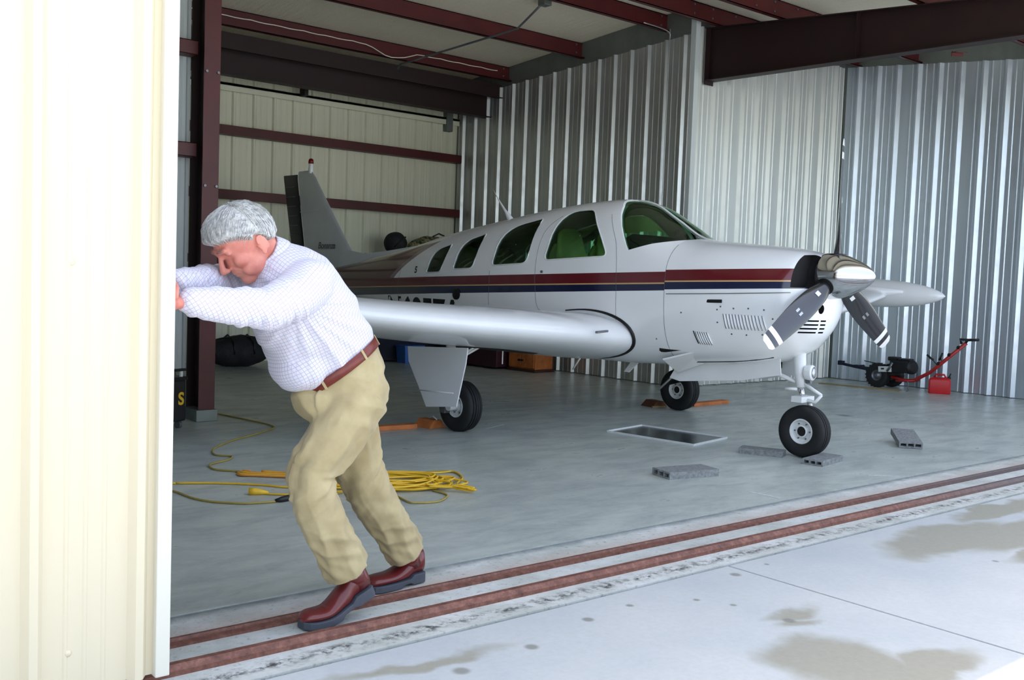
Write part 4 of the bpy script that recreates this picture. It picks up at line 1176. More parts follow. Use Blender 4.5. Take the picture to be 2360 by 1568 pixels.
# aircraft tug by the right wall
tug = thing('aircraft_tug', 'small engine-powered aircraft tug with a red handle against the right wall', 'tug', (12.85, 7.2, 0))
w_ = empty('wheel', (0.0, 0.22, 0.165), 0, tug)
b = MB(); b.lathe([(0.075, -0.05), (0.13, -0.065), (0.158, -0.05), (0.165, 0), (0.158, 0.05), (0.13, 0.065), (0.075, 0.05)], (0, 0, 0), (1, 0, 0), 32, cap=False); b.build('tyre', M['rubber'], w_, smooth=True, angle=50)
b = MB(); b.lathe([(0.078, -0.045), (0.07, -0.05), (0.05, -0.03), (0.02, -0.06), (0.001, -0.06)], (0, 0, 0), (1, 0, 0), 24, cap=False); b.build('rim', M['steel'], w_, smooth=True, angle=40, fixn=False)
w2 = empty('wheel', (0.22, 0.14, 0.165), 0, tug)
for ch in list(w_.children): copy_part(ch, w2)
for k in range(22):
    a = 2*pi*k/22; b = MB(); b.obox((0, 0.165*cos(a), 0.165*sin(a)), (1, 0, 0), (0, -sin(a), cos(a)), (0, cos(a), sin(a)), 0.05, 0.008, 0.005); b.build('tread_lug', M['rubber'], w_)
b = MB(); b.obox((0.02, 0.10, 0.20), (1, 0, 0), (0, 1, -0.1), (0, 0.1, 1), 0.05, 0.22, 0.03); b.tube([(0.02, 0.22, 0.165), (0.22, 0.14, 0.165)], 0.014, 8); b.build('frame', M['black'], tug, bevel=0.006)
b = MB(); b.tube([(0.0, 0.42, 0.235), (0.0, 0.62, 0.255), (0.0, 0.80, 0.275)], 0.02, 8); b.tube([(-0.09, 0.50, 0.262), (0.09, 0.50, 0.262)], 0.02, 8); b.obox((0, 0.46, 0.245), (1, 0, 0), (0, 1, 0.1), (0, -.1, 1), 0.05, 0.13, 0.02)
b.obox((0, 0.80, 0.285), (1, 0, 0), (0, 1, 0), (0, 0, 1), 0.035, 0.035, 0.03); b.build('towing_fork', M['navy'], tug, smooth=True, angle=40)
b = MB(); b.tube([(0.0, 0.22, 0.32), (0.0, 0.36, 0.335), (0.0, 0.44, 0.345)], 0.007, 6); b.build('control_rod', M['black'], tug, smooth=True)
eng = empty('engine', (0, 0, 0), 0, tug)
b = MB(); b.obox((0.04, -0.10, 0.31), (1, 0, 0), (0, 1, -0.05), (0, 0.05, 1), 0.10, 0.13, 0.085); b.build('crankcase', M['black'], eng, bevel=0.02)
b = MB(); b.lathe([(0.095, 0), (0.095, 0.05), (0.07, 0.075), (0.0, 0.08)], (0.03, -0.22, 0.31), (-0.3, -1, 0.1), 24); b.build('fan_shroud', M['black'], eng, smooth=True, angle=40)
b = MB(); b.box(-0.03, 0.12, -0.05, 0.08, 0.38, 0.435); b.build('air_cleaner', M['black'], eng, bevel=0.015)
b = MB(); b.box(-0.04, 0.10, -0.24, -0.08, 0.385, 0.425); b.build('fuel_tank', M['black'], eng, bevel=0.015)
b = MB(); b.tube([(-0.07, -0.02, 0.36), (-0.09, 0.0, 0.30), (-0.07, 0.05, 0.24)], 0.016, 8); b.build('exhaust', M['steel'], eng, smooth=True)
b = MB(); b.obox((-0.065, 0.09, 0.262), (0, 1, -0.08), (0, 0.08, 1), (1, 0, 0), 0.095, 0.038, 0.006); pl_ = b.build('side_plate', M['white_rough'], tug, bevel=0.003)
b = MB(); b.obox((-0.073, 0.12, 0.265), (0, 1, -0.08), (0, 0.08, 1), (1, 0, 0), 0.022, 0.010, 0.001); b.build('badge', M['navy'], pl_)
b = MB(); b.tube([(0, 0.02, 0.16), (0, -0.18, 0.13), (0, -0.30, 0.14), (0, -0.52, 0.27), (0, -0.98, 0.69)], 0.024, 10); b.build('handle_tube', M['redpaint'], tug, smooth=True)
b = MB(); b.tube([(-0.10, -0.10, 0.12), (-0.10, -0.32, 0.14), (0.10, -0.32, 0.14), (0.10, -0.10, 0.12)], 0.012, 8); b.build('stand_loop', M['redpaint'], tug, smooth=True)
b = MB(); b.tube([(0, -0.95, 0.665), (0, -1.0, 0.735), (0, -1.14, 0.745)], 0.018, 8); b.build('grip', M['black'], tug, smooth=True)
b = MB(); b.tube([(0, -0.92, 0.68), (0, -0.90, 0.735), (0, -1.02, 0.735)], 0.018, 8); b.build('throttle_lever', M['black'], tug, smooth=True)
b = MB(); b.tube([(0.03, -0.45, 0.50), (0.03, -0.50, 0.46), (0.03, -0.54, 0.44)], 0.014, 6); b.tube([(0.03, -0.62, 0.44), (0.03, -0.66, 0.54)], 0.013, 6); b.tube([(0.03, -0.60, 0.37), (0.03, -0.52, 0.45)], 0.005, 6); b.tube([(0.03, -0.66, 0.40), (0.03, -0.64, 0.48)], 0.005, 6); b.build('gear_lever', M['black'], tug, smooth=True)
for t_ in (0.25, 0.55, 0.8):
    p = Vector((0, -0.52-0.46*t_, 0.27+0.42*t_)); b = MB(); b.tube([p-Vector((0, -0.02, -0.018)), p+Vector((0, -0.02, 0.018))], 0.028, 10); b.build('cable_tie', M['black'], tug)
b = MB(); b.tube([(-0.12, -0.28, 0.13), (-0.14, -0.30, 0.01)], 0.008, 6); b.lathe([(0.02, 0), (0.02, 0.01), (0.0, 0.012)], (-0.14, -0.30, 0.0), (0, 0, 1), 10); b.build('prop_stand', M['steel'], tug, smooth=True, angle=40)
plank('thin_board', (12.42, 8.05), (12.62, 6.95), 0.10, 0.012, 'thin flat tan board on the floor in front of the tug wheel', 'plywood')

# petrol can
can = thing('fuel_can', 'red plastic fuel can on the floor beside the tug handle', 'can', (12.93, 6.58, 0), radians(-62))
b = MB(); b.rings([[Vector((sx*hx, sy*hy, z)) for sx, sy in ((-1, -0.8), (-0.85, -1), (0.85, -1), (1, -0.8), (1, 0.8), (0.85, 1), (-0.85, 1), (-1, 0.8))] for z, hx, hy in ((0.0, 0.125, 0.08), (0.01, 0.135, 0.085), (0.17, 0.135, 0.085), (0.20, 0.12, 0.075), (0.215, 0.09, 0.055))])
b.build('tank', M['red'], can, smooth=True, angle=35)
b = MB(); b.tube([(-0.07, 0, 0.205), (-0.05, 0, 0.25), (0.05, 0, 0.25), (0.08, 0, 0.20)], 0.014, 8); b.build('handle', M['red'], can, smooth=True)
b = MB(); b.lathe([(0.022, 0), (0.022, 0.03), (0.01, 0.035), (0.008, 0.08), (0.0, 0.082)], (0.105, 0, 0.195), (0.3, 0, 1), 12); b.build('spout', M['black'], can, smooth=True, angle=40)

# yellow extension cords ------------------------------------------------
def cord(pts, r, mat, parent, name='cord', n=6, k=5):
    b = MB(); b.tube(catmull([(*p[:2], p[2] if len(p) > 2 else r+0.001) for p in pts], k), r, n); return b.build(name, M[mat], parent, smooth=True)
cd1 = thing('extension_cord', 'bright yellow extension cord heaped in loops on the floor behind the man', 'cord', (0, 0, 0))
rnd = random.Random(4)
cx, cy = 3.42, 5.28
loops = []
pts = []
for k in range(15):
    ex = 0.42 + rnd.uniform(-0.08, 0.10); ey = 0.13+rnd.uniform(-0.05, 0.07); ox = rnd.uniform(-0.10, 0.06); oy = rnd.uniform(-0.09, 0.09); tilt = radians(-26+rnd.uniform(-16, 12))
    for j in range(9):
        a = 2*pi*j/9
        x = ex*cos(a)+ox; y = ey*sin(a)+oy
        pts.append((cx + x*cos(tilt)-y*sin(tilt), cy + x*sin(tilt)+y*cos(tilt), 0.008+0.0035*k+0.004*abs(sin(a*2+k))))
cord(pts, 0.0065, 'yellow', cd1, 'coiled_cord', k=4)
cord([(3.598, 5.60), (3.772, 5.505), (4.043, 5.437), (4.02, 5.25), (3.865, 5.126), (3.70, 5.065)], 0.006, 'yellowtan', cd1)
cord([(3.59, 5.44, .03), (3.95, 5.40, .012), (4.06, 5.38, .012), (3.98, 5.18, .012), (3.80, 5.0, .02), (3.77, 4.81, .02)], 0.006, 'yellow', cd1)
for k in range(5):
    dx = 0.02*rnd.uniform(-1, 1); dy = 0.03*rnd.uniform(-1, 1)
    cord([(3.56+dx, 5.02+dy, .02+.006*k), (3.66, 4.96+dy, .03), (3.72+dx, 4.88, .02+.006*k), (3.775+dx*.5, 4.80+dy*.5, .015+.005*k), (3.73+dx, 4.86+dy, .03)], 0.0065, 'yellow', cd1)
cord([(3.33, 4.98), (3.30, 4.80), (3.326, 4.755), (3.453, 4.719), (3.60, 4.83), (3.60, 4.98)], 0.006, 'yellowtan', cd1)
cord([(2.376, 5.932), (2.585, 5.813), (2.785, 5.639), (2.89, 5.50), (3.05, 5.42), (3.2, 5.36)], 0.0065, 'yellow', cd1)
cord([(1.9, 6.05), (2.2, 6.0), (2.376, 5.932)], 0.0065, 'yellow', cd1)
cord([(2.69, 5.41), (2.795, 5.321), (2.95, 5.27), (3.12, 5.24), (3.25, 5.22)], 0.006, 'yellow', cd1)
b = MB(); b.tube([(2.62, 5.452, 0.018), (2.65, 5.436, 0.018), (2.685, 5.415, 0.015), (2.72, 5.40, 0.01)], [0.021, 0.023, 0.016, 0.009], 10); b.build('plug', M['yellow'], cd1, smooth=True)
cd2 = thing('extension_cord', 'dull tan cord winding from the tall column to the yellow heap, with an orange end', 'cord', (0, 0, 0))
cord([(3.79, 8.62), (3.829, 8.546), (3.884, 8.221), (3.93, 7.85), (3.896, 7.658), (3.78, 7.55), (3.616, 7.415), (3.40, 7.27), (3.239, 7.142), (3.047, 6.922), (2.968, 6.72), (3.02, 6.64), (3.038, 6.59), (2.96, 6.49), (2.80, 6.40), (2.755, 6.30), (2.758, 6.205), (2.84, 6.10), (2.88, 6.03)], 0.0065, 'yellowtan', cd2)
for k in range(5):
    cord([(2.85+.01*k, 6.08-.02*k, .008+.004*k), (2.80+.012*k, 5.97+.01*k, .01+.004*k), (2.90, 5.88+.012*k, .01+.003*k), (3.02, 5.77+.015*k, .01+.003*k), (3.2, 5.66+.02*k, .01+.003*k), (3.12, 5.80+.015*k, .01), (2.95, 5.96, .012+.003*k)], 0.0062, 'orange' if k % 2 == 0 else 'yellow', cd2)
cd3 = thing('extension_cord', 'brown-yellow cord curving over the floor to a black connector near the knee of the man', 'cord', (0, 0, 0))
cord([(2.05, 5.95), (2.20, 5.83), (2.283, 5.716), (2.30, 5.518), (2.345, 5.38), (2.41, 5.299), (2.49, 5.23), (2.572, 5.202), (2.669, 5.183)], 0.0065, 'yellowtan', cd3)
b = MB(); b.tube([(2.655, 5.186, 0.012), (2.69, 5.182, 0.016), (2.76, 5.195, 0.018), (2.80, 5.20, 0.014)], [0.009, 0.016, 0.019, 0.012], 10); b.build('connector', M['black'], cd3, smooth=True)
cord([(2.80, 5.20), (2.9, 5.22), (3.1, 5.20)], 0.006, 'yellowtan', cd3)

# things along the back wall --------------------------------------------------
q = NT('black_bag_cloth'); q.set(color=q.ramp(q.noise(9, 4), [(0.3, srgb(14, 16, 18)), (0.7, srgb(34, 36, 40))]), rough=0.75); q.bump(q.noise(9, 5), 0.8, 0.03); M['bag'] = q.m
bag = thing('duffel_bag', 'large lumpy black bag on the floor by the back wall, left of the aircraft tail', 'bag', (5.92, 12.75, 0), 0)
b = MB(); rs_ = []
for i in range(17):
    t_ = i/16; x = -0.48+0.96*t_; k = max(0.03, sin(pi*t_))**0.45
    rs_.append([Vector((x+0.015*noise.noise((x*5, j, 1)), 0.24*k*cos(2*pi*j/20)*(1+0.12*noise.noise((x*6, j*0.9, 4))), max(0.0, 0.20+0.21*k*sin(2*pi*j/20)*(1+0.15*noise.noise((x*6, j*0.9, 9)))))) for j in range(20)])
b.rings(rs_); b.build('bag_body', M['bag'], bag, smooth=True)
for dx in (-0.14, 0.14):
    b = MB(); b.tube([(dx, -0.24, 0.18), (dx, -0.20, 0.34), (dx, 0, 0.425), (dx, 0.2, 0.34)], 0.013, 6); b.build('strap', M['black'], bag, smooth=True)
b = MB(); b.tube([(-0.3, -0.1, 0.38), (0, -0.10, 0.425), (0.3, -0.1, 0.38)], 0.012, 6); b.build('carry_handle', M['black'], bag, smooth=True)
b = MB(); b.lathe([(0.03, 0), (0.035, 0.01), (0.035, 0.08), (0.02, 0.10), (0.0, 0.10)], (0, 0, 0), (0, 0, 1), 14)
o_ = b.build('white_bottle', M['white'], smooth=True, angle=40); o_.location = (6.47, 12.62, 0); tag(o_, 'small white bottle on the floor right of the black bag', 'bottle')
# storage rack
rack = thing('storage_rack', 'metal rack with a navy front against the back wall, mostly hidden by the aircraft', 'rack', (8.85, 12.95, 0))
for sx in (-0.85, 0.85):
    for sy in (-0.22, 0.22):
        b = MB(); b.box(sx-0.015, sx+0.015, sy-0.015, sy+0.015, 0, 1.62); b.build('upright', M['steel'], rack)
for z in (0.12, 0.62, 1.12, 1.58):
    b = MB(); b.box(-0.87, 0.87, -0.24, 0.24, z, z+0.025); b.build('shelf', M['steel'], rack, bevel=0.003)
b = MB(); b.box(-0.84, 0.84, -0.245, -0.238, 0.03, 0.60); b.build('cloth_front', M['navy'], rack)
hl = thing('black_ball_cover', 'round black bundle on top of the rack, left of the camouflage bag', 'bundle', (8.50, 12.92, 1.612))
b = MB(); b.ellipsoid((0, 0, 0.165), (0.18, 0, 0), (0, 0.17, 0), (0, 0, 0.165), 24, 14)
for i, v in enumerate(b.v):
    b.v[i] = tuple(Vector(v)*1.0 + Vector((0, 0, 0)) + (Vector(v)-Vector((0, 0, 0.165))).normalized()*0.015*noise.noise(Vector(v)*9))
b.build('cover', M['bag'], hl, smooth=True)
b = MB(); b.tube([(-0.10, -0.13, 0.10), (-0.02, -0.175, 0.2), (0.09, -0.14, 0.26)], 0.012, 6); b.build('strap', M['black'], hl, smooth=True)
cb = thing('camouflage_bag', 'lumpy camouflage cloth bag on top of the rack beside the dark ribbed wall', 'bag', (9.12, 12.93, 1.606))
b = MB(); rs_ = []
for i in range(15):
    t_ = i/14; x = -0.36+0.72*t_; k = max(0.05, sin(pi*t_))**0.4
    rs_.append([Vector((x, 0.19*k*cos(2*pi*j/18), max(0.001, 0.135+(0.135+0.07*t_)*k*sin(2*pi*j/18)*(1+0.25*noise.noise((x*9, j*0.8, 2)))))) for j in range(18)])
b.rings(rs_); b.build('bag_body', M['camo'], cb, smooth=True)
b = MB(); b.tube([(0.0, -0.10, 0.30), (0.10, -0.12, 0.35), (0.22, -0.10, 0.32)], 0.012, 6); b.build('handle', M['black'], cb, smooth=True)
# blue box
bx = thing('storage_box', 'bright blue plastic box on the floor in front of the rack', 'box', (8.55, 12.52, 0))
b = MB(); b.rings([[Vector((sx*(0.15+0.02*t_), sy*(0.11+0.015*t_), 0.24*t_)) for sx, sy in ((-1, -1), (1, -1), (1, 1), (-1, 1))] for t_ in (0, 0.5, 1)]); b.build('body', M['blue'], bx, bevel=0.01)
b = MB(); b.box(-0.18, 0.18, -0.135, 0.135, 0.24, 0.265); b.build('lid', M['blue'], bx, bevel=0.008)
# maroon chest and wooden stool under the belly
ch = thing('tool_chest', 'long low maroon chest on the floor by the dark ribbed wall', 'chest', (9.33, 11.85, 0), radians(-86))
b = MB(); b.box(-0.62, 0.62, -0.22, 0.22, 0.03, 0.30); b.build('body', M['maroon'], ch, bevel=0.01)
b = MB(); b.box(-0.63, 0.63, -0.23, 0.23, 0.305, 0.36); b.build('lid', M['maroon'], ch, bevel=0.012)
for sx in (-0.4, 0.4):
    b = MB(); b.box(sx-0.03, sx+0.03, -0.242, -0.226, 0.27, 0.33); b.build('latch', M['steel'], ch, bevel=0.003)
    b = MB(); b.box(sx-0.05, sx+0.05, -0.2, 0.2, 0.0, 0.03); b.build('foot', M['black'], ch)
st_ = thing('wooden_cabinet', 'small orange wooden cabinet with two doors by the dark ribbed wall', 'cabinet', (9.55, 10.92, 0), radians(-86))
b = MB(); b.box(-0.26, 0.26, -0.18, 0.18, 0.04, 0.50); b.build('carcass', M['wood'], st_, bevel=0.005)
for s_ in (-1, 1):
    b = MB(); b.box(s_*0.13-0.12, s_*0.13+0.12, -0.198, -0.182, 0.06, 0.48); d_ = b.build('door', M['wood'], st_, bevel=0.004)
    b = MB(); b.cyl((s_*0.03, -0.198, 0.16), (s_*0.03, -0.225, 0.16), 0.016, n=10); b.build('knob', M['black'], d_, smooth=True, angle=40)
b = MB(); b.box(-0.28, 0.28, -0.2, 0.2, 0.0, 0.04); b.build('plinth', simple('dark_wood', (70, 40, 26), 0.6), st_)

# dark clutter behind the door edge
dr = thing('battery_charger', 'black box with yellow lettering on the floor between the door and the column', 'charger', (3.06, 8.04, 0.0), radians(25))
b = MB(); b.box(-0.17, 0.17, -0.14, 0.14, 0.06, 0.40); b.build('case', M['black'], dr, bevel=0.015)
b = MB(); b.box(-0.18, 0.18, -0.15, 0.15, 0.395, 0.425); b.build('top_cover', M['black'], dr, bevel=0.008)
for sx in (-0.12, 0.12):
    b = MB(); b.tube([(sx, -0.13, 0.425), (sx, -0.13, 0.47)], 0.014, 8); b.build('handle_post', M['white_rough'], dr)
b = MB(); b.box(-0.16, 0.16, -0.15, -0.11, 0.47, 0.49); b.build('handle', M['black'], dr, bevel=0.004)
for sx in (-0.13, 0.13):
    for sy in (-0.1, 0.1):
        b = MB(); b.cyl((sx-0.015, sy, 0.03), (sx+0.015, sy, 0.03), 0.03, n=14); b.build('caster', M['steel'], dr)
t_ = letters('S', 0.14, (0.08, -0.142, 0.20), (radians(90), 0, 0), 'yellow', dr, 'lettering', bold=0.004, depth=0.001)
b = MB(); b.obox((-0.15, -0.17, 0.045), (1, 0, 0), (0, 1, 0), (0, 0, 1), 0.02, 0.02, 0.02); b.build('foot_hook', M['white_rough'], dr, bevel=0.006)
# ------------------------------------------------------------------ the man pushing the door
man = thing('person', 'grey-haired man in a checked shirt and khaki trousers leaning hard to push the sliding door', 'person', (2.05, 3.38, 0))
man.rotation_euler = (0, 0, 0)
MO = Vector((2.05, 3.38, 0))
def V(x, y, z): return Vector((x, y, z)) - MO

def skin_remesh(b, name, mat, voxel, parent, smooth_it=6, fac=0.5):
    o_ = b.build(name, mat, parent)
    evaluated(o_, [('REMESH', dict(mode='VOXEL', voxel_size=voxel, use_smooth_shade=True)), ('SMOOTH', dict(iterations=smooth_it, factor=fac))])
    o_.data.polygons.foreach_set('use_smooth', [True]*len(o_.data.polygons))
    return o_
def displace(o_, fn):
    me = o_.data; ns = [v.normal.copy() for v in me.vertices]
    for v, n_ in zip(me.vertices, ns): v.co = v.co + fn(v.co + MO, n_)
    me.update()

q = NT('ruddy_skin')
nz = q.noise(16, 4)
q.set(color=q.ramp(nz, [(0.3, srgb(196, 112, 98)), (0.7, srgb(226, 152, 134))]), rough=0.5, sss=0.12); q.b.inputs['Subsurface Scale'].default_value = 0.01
q.bump(q.noise(180), 0.15, 0.002)
M['skin'] = q.m
q = NT('grey_hair')
X, Y, Z = q.xyz()
st_n = q.noise(1.0, 4, 0.6, vec=q.mapped((30, 220, 60), rot=(0, radians(30), 0)))
q.set(color=q.ramp(st_n, [(0.25, srgb(120, 122, 124)), (0.5, srgb(188, 188, 186)), (0.75, srgb(228, 226, 222))]), rough=0.55); q.bump(st_n, 0.5, 0.006)
M['hair'] = q.m
M['brow'] = simple('grey_eyebrow', (150, 118, 108), 0.8)
# checked shirt cloth
q = NT('checked_shirt_cloth')
geo = q.n('ShaderNodeNewGeometry')
dirs = [(-0.57, 0, 0.82), (0.82, 0, 0.57), (0, 1, 0)]
lines = None; tint = None
for i, d in enumerate(dirs):
    dp = q.n('ShaderNodeVectorMath', operation='DOT_PRODUCT'); q.t.links.new(q.coord(), dp.inputs[0]); dp.inputs[1].default_value = d
    dn = q.n('ShaderNodeVectorMath', operation='DOT_PRODUCT'); q.t.links.new(geo.outputs['Normal'], dn.inputs[0]); dn.inputs[1].default_value = d
    f_ = q.math('FRACT', q.math('MULTIPLY', dp.outputs['Value'], 78))
    ln = q.math('LESS_THAN', f_, 0.15)
    w_n = q.maprange(q.math('ABSOLUTE', dn.outputs['Value']), 0.55, 0.85, 1, 0)
    ln = q.math('MULTIPLY', ln, w_n)
    alt = q.math('LESS_THAN', q.math('FRACT', q.math('MULTIPLY', dp.outputs['Value'], 39)), 0.5)
    lines = ln if lines is None else q.math('MAXIMUM', lines, ln)
    tint = alt if tint is None else q.math('ADD', tint, alt)
base = srgb(214, 215, 230)
lc = q.mix(q.math('FRACT', q.math('MULTIPLY', tint, 0.5)), srgb(176, 130, 150), srgb(110, 122, 176))
q.set(color=q.mix(q.math('MULTIPLY', lines, 0.6), base, lc), rough=0.85, sheen=0.2)
M['shirt'] = q.m
q = NT('khaki_twill'); nz = q.noise(7, 4)
q.set(color=q.ramp(nz, [(0.3, srgb(160, 143, 104)), (0.7, srgb(184, 168, 128))]), rough=0.85, sheen=0.15); q.bump(q.noise(260, 2), 0.15, 0.002)
M['khaki'] = q.m
M['belt'] = simple('brown_leather', (112, 44, 36), 0.35, var=0.2, nscale=25)
M['shoe'] = simple('oxblood_leather', (104, 34, 34), 0.32, var=0.2, nscale=18, coat=0.3)
M['sole'] = simple('grey_rubber_sole', (70, 74, 84), 0.7, var=0.15)

# body ---------------------------------------------------------------
HS = 1.08
Uh = Vector((-0.69, 0, 0.73)).normalized(); Fh = Vector((-0.73, -0.06, -0.69)); Fh = (Fh - Uh*Fh.dot(Uh)).normalized(); Lh = Fh.cross(Uh)*-1
if Lh.y > 0: Lh = -Lh
Uh *= HS; Fh *= HS; Lh *= HS
Hc = V(1.580, 3.37, 1.402)
def H(u, f, l): return Hc + Uh*u + Fh*f + Lh*l
NB = [V(1.995, 3.40, 0.955), V(1.95, 3.40, 1.02), V(1.885, 3.39, 1.09), V(1.81, 3.39, 1.19), V(1.755, 3.385, 1.28), V(1.715, 3.385, 1.335), V(1.685, 3.38, 1.375)]
nf = Vector((-0.82, 0, -0.57)); ny = Vector((0, 1, 0))
bn = Vector((-0.57, 0, 0.82))
def ell_ring(c, a, b_, n=28, tilt=0.0, nfv=None):
    nv = nfv or nf; return [c + nv*a*cos(2*pi*k/n) + (ny - bn*tilt)*b_*sin(2*pi*k/n) for k in range(n)]
b = MB()
sk = 0.86
for_body = [(NB[0], .160, .160), (NB[1], .178, .168), (NB[2], .185, .172), (NB[3], .175, .172), (NB[4], .145, .18), (NB[5], .11, .15), (NB[6], .065, .07)]
b.rings([ell_ring(c, a*sk, bb*sk) for c, a, bb in for_body])
# neck and head
b.capsule([V(1.73, 3.385, 1.335), V(1.672, 3.38, 1.375), H(-0.04, -0.040, 0)], [0.068, 0.064, 0.062])
b.ellipsoid(H(0.030, -0.012, 0), Fh*0.098, Lh*0.076, Uh*0.092, 28, 18)
b.ellipsoid(H(-0.035, 0.018, 0), Fh*0.074, Lh*0.062, Uh*0.070)
b.ellipsoid(H(-0.088, 0.050, 0), Fh*0.034, Lh*0.030, Uh*0.026)
b.ellipsoid(H(-0.070, 0.010, 0), Fh*0.066, Lh*0.056, Uh*0.040)
for s_ in (-1, 1):
    b.ellipsoid(H(-0.018, 0.056, s_*0.040), Fh*0.026, Lh*0.022, Uh*0.028)      # cheek
    b.ellipsoid(H(0.022, 0.074, s_*0.032), Fh*0.012, Lh*0.016, Uh*0.009)       # closed lid
    b.ellipsoid(H(-0.024, 0.104, s_*0.011), Fh*0.010, Lh*0.009, Uh*0.008)      # nostril wing
    b.ellipsoid(H(-0.055, 0.025, s_*0.040), Fh*0.052, Lh*0.020, Uh*0.036)      # jowl
    # ear
    b.ellipsoid(H(-0.014, -0.018, s_*0.080), Fh*0.017-Lh*s_*0.006, Lh*0.0065+Fh*0.002, Uh*0.030)
    b.ellipsoid(H(-0.040, -0.010, s_*0.077), Fh*0.009, Lh*0.006, Uh*0.012)
    for k in range(9):
        a = radians(-60+30*k)
    b.tube([H(-0.014+0.029*sin(radians(t_)), -0.020-0.017*cos(radians(t_)), s_*0.087) for t_ in range(-70, 200, 30)], 0.0038, 6)
b.capsule([H(0.040, 0.080, -0.040), H(0.036, 0.088, 0), H(0.040, 0.080, 0.040)], [0.011, 0.011, 0.011])    # brow
b.capsule([H(0.026, 0.088, 0), H(0.002, 0.103, 0), H(-0.020, 0.114, 0)], [0.008, 0.0105, 0.0125])           # nose
b.capsule([H(-0.050, 0.078, -0.020), H(-0.048, 0.088, 0), H(-0.050, 0.078, 0.020)], [0.0055, 0.0075, 0.0055])  # upper lip
b.capsule([H(-0.062, 0.074, -0.017), H(-0.061, 0.084, 0), H(-0.062, 0.074, 0.017)], [0.0055, 0.0075, 0.0055])
# arms
ARMS = {'near': [V(1.755, 3.225, 1.275), V(1.66, 3.165, 1.215), V(1.555, 3.135, 1.185), V(1.43, 3.13, 1.195), V(1.295, 3.128, 1.208)],
        'far': [V(1.76, 3.55, 1.29), V(1.68, 3.60, 1.275), V(1.59, 3.56, 1.262), V(1.44, 3.40, 1.265), V(1.295, 3.25, 1.262)]}
RB = [0.058, 0.050, 0.043, 0.038, 0.029]
def hand(wr, c_, fd):
    """palm flat against the end of the door, fingers spread along fd, thumb on the upper side"""
    c_ = Vector(c_) - MO; fd = Vector(fd).normalized(); X_ = Vector((1, 0, 0)); sd = X_.cross(fd).normalized()
    if sd.z < 0: sd = -sd
    b.capsule([wr, wr.lerp(c_, 0.45)+X_*0.008, c_-fd*0.010+X_*0.004], [0.027, 0.024, 0.018])
    b.ellipsoid(c_ + fd*0.012, X_*0.014, sd*0.040, fd*0.046, 18, 10)
    for k, (dy, ln) in enumerate(((0.030, 0.066), (0.011, 0.076), (-0.009, 0.072), (-0.028, 0.058))):
        f0 = c_ + fd*0.042 + sd*dy; f1 = f0 + fd*ln*0.42 + X_*0.007 + sd*dy*0.12; f2 = f1 + fd*ln*0.33 - X_*0.002 + sd*dy*0.1; f3 = f2 + fd*ln*0.25 - X_*0.006
        b.capsule([f0, f1, f2, f3], [0.0095, 0.009, 0.0082, 0.007], 8)
    t0 = c_ - fd*0.016 + sd*0.030; b.capsule([t0, t0+sd*0.022+fd*0.018+X_*0.005, t0+sd*0.030+fd*0.044], [0.012, 0.0105, 0.0085], 8)
for nm in ARMS: b.capsule(ARMS[nm], RB)
hand(ARMS['near'][-1], (1.230, 3.128, 1.205), (0, 0.75, 0.45))
hand(ARMS['far'][-1], (1.230, 3.225, 1.245), (0, 0.8, 0.5))
# legs
LEGS = {'near': [V(2.035, 3.315, 0.86), V(1.935, 3.30, 0.71), V(1.822, 3.285, 0.56), V(1.885, 3.28, 0.38), V(1.985, 3.285, 0.20), V(2.015, 3.287, 0.125)],
        'far': [V(2.055, 3.475, 0.88), V(2.11, 3.49, 0.70), V(2.17, 3.50, 0.50), V(2.29, 3.51, 0.32), V(2.415, 3.525, 0.15), V(2.445, 3.54, 0.08)]}
RL = [0.085, 0.078, 0.058, 0.052, 0.040, 0.030]
for nm in LEGS: b.capsule(LEGS[nm], RL)
b.ellipsoid(V(2.02, 3.40, 0.89), (0.11, 0, 0), (0, 0.15, 0), (0, 0, 0.10))
# feet inside the shoes
b.capsule([LEGS['near'][-1], V(1.94, 3.287, 0.050), V(1.86, 3.288, 0.030)], [0.030, 0.018, 0.014])
b.capsule([LEGS['far'][-1], V(2.38, 3.538, 0.040), V(2.30, 3.53, 0.030)], [0.028, 0.016, 0.012])
body = skin_remesh(b, 'body', M['skin'], 0.0042, man, 6, 0.5)
def face_sculpt(p, n_):
    q_ = p - MO - Hc; u, f, l = q_.dot(Uh)/HS**2, q_.dot(Fh)/HS**2, q_.dot(Lh)/HS**2
    if f < 0.03 or q_.length > 0.16: return Vector()
    d = 0.0
    for s_ in (-1, 1):
        r2 = ((u-0.020)/0.012)**2 + ((abs(l)-0.030)/0.017)**2
        if l*s_ > 0: d -= 0.0045*math.exp(-r2)
    d -= 0.0035*math.exp(-((u+0.056)/0.0035)**2 - (l/0.024)**2)          # mouth line
    for k in (0.052, 0.062, 0.072): d -= 0.0014*math.exp(-((u-k)/0.002)**2)*math.exp(-(l/0.045)**2)
    d -= 0.0025*math.exp(-((u+0.030-(abs(l)-0.028)*-0.9)/0.004)**2)*math.exp(-((abs(l)-0.030)/0.012)**2)   # fold beside the mouth
    return n_*d
displace(body, face_sculpt)
# eyebrows
for s_ in (-1, 1):
    e = MB(); e.tube([H(0.042, 0.094, s_*0.010), H(0.044, 0.092, s_*0.026), H(0.041, 0.083, s_*0.043)], [0.002, 0.004, 0.002], 6); e.build('eyebrow', M['brow'], man, smooth=True)

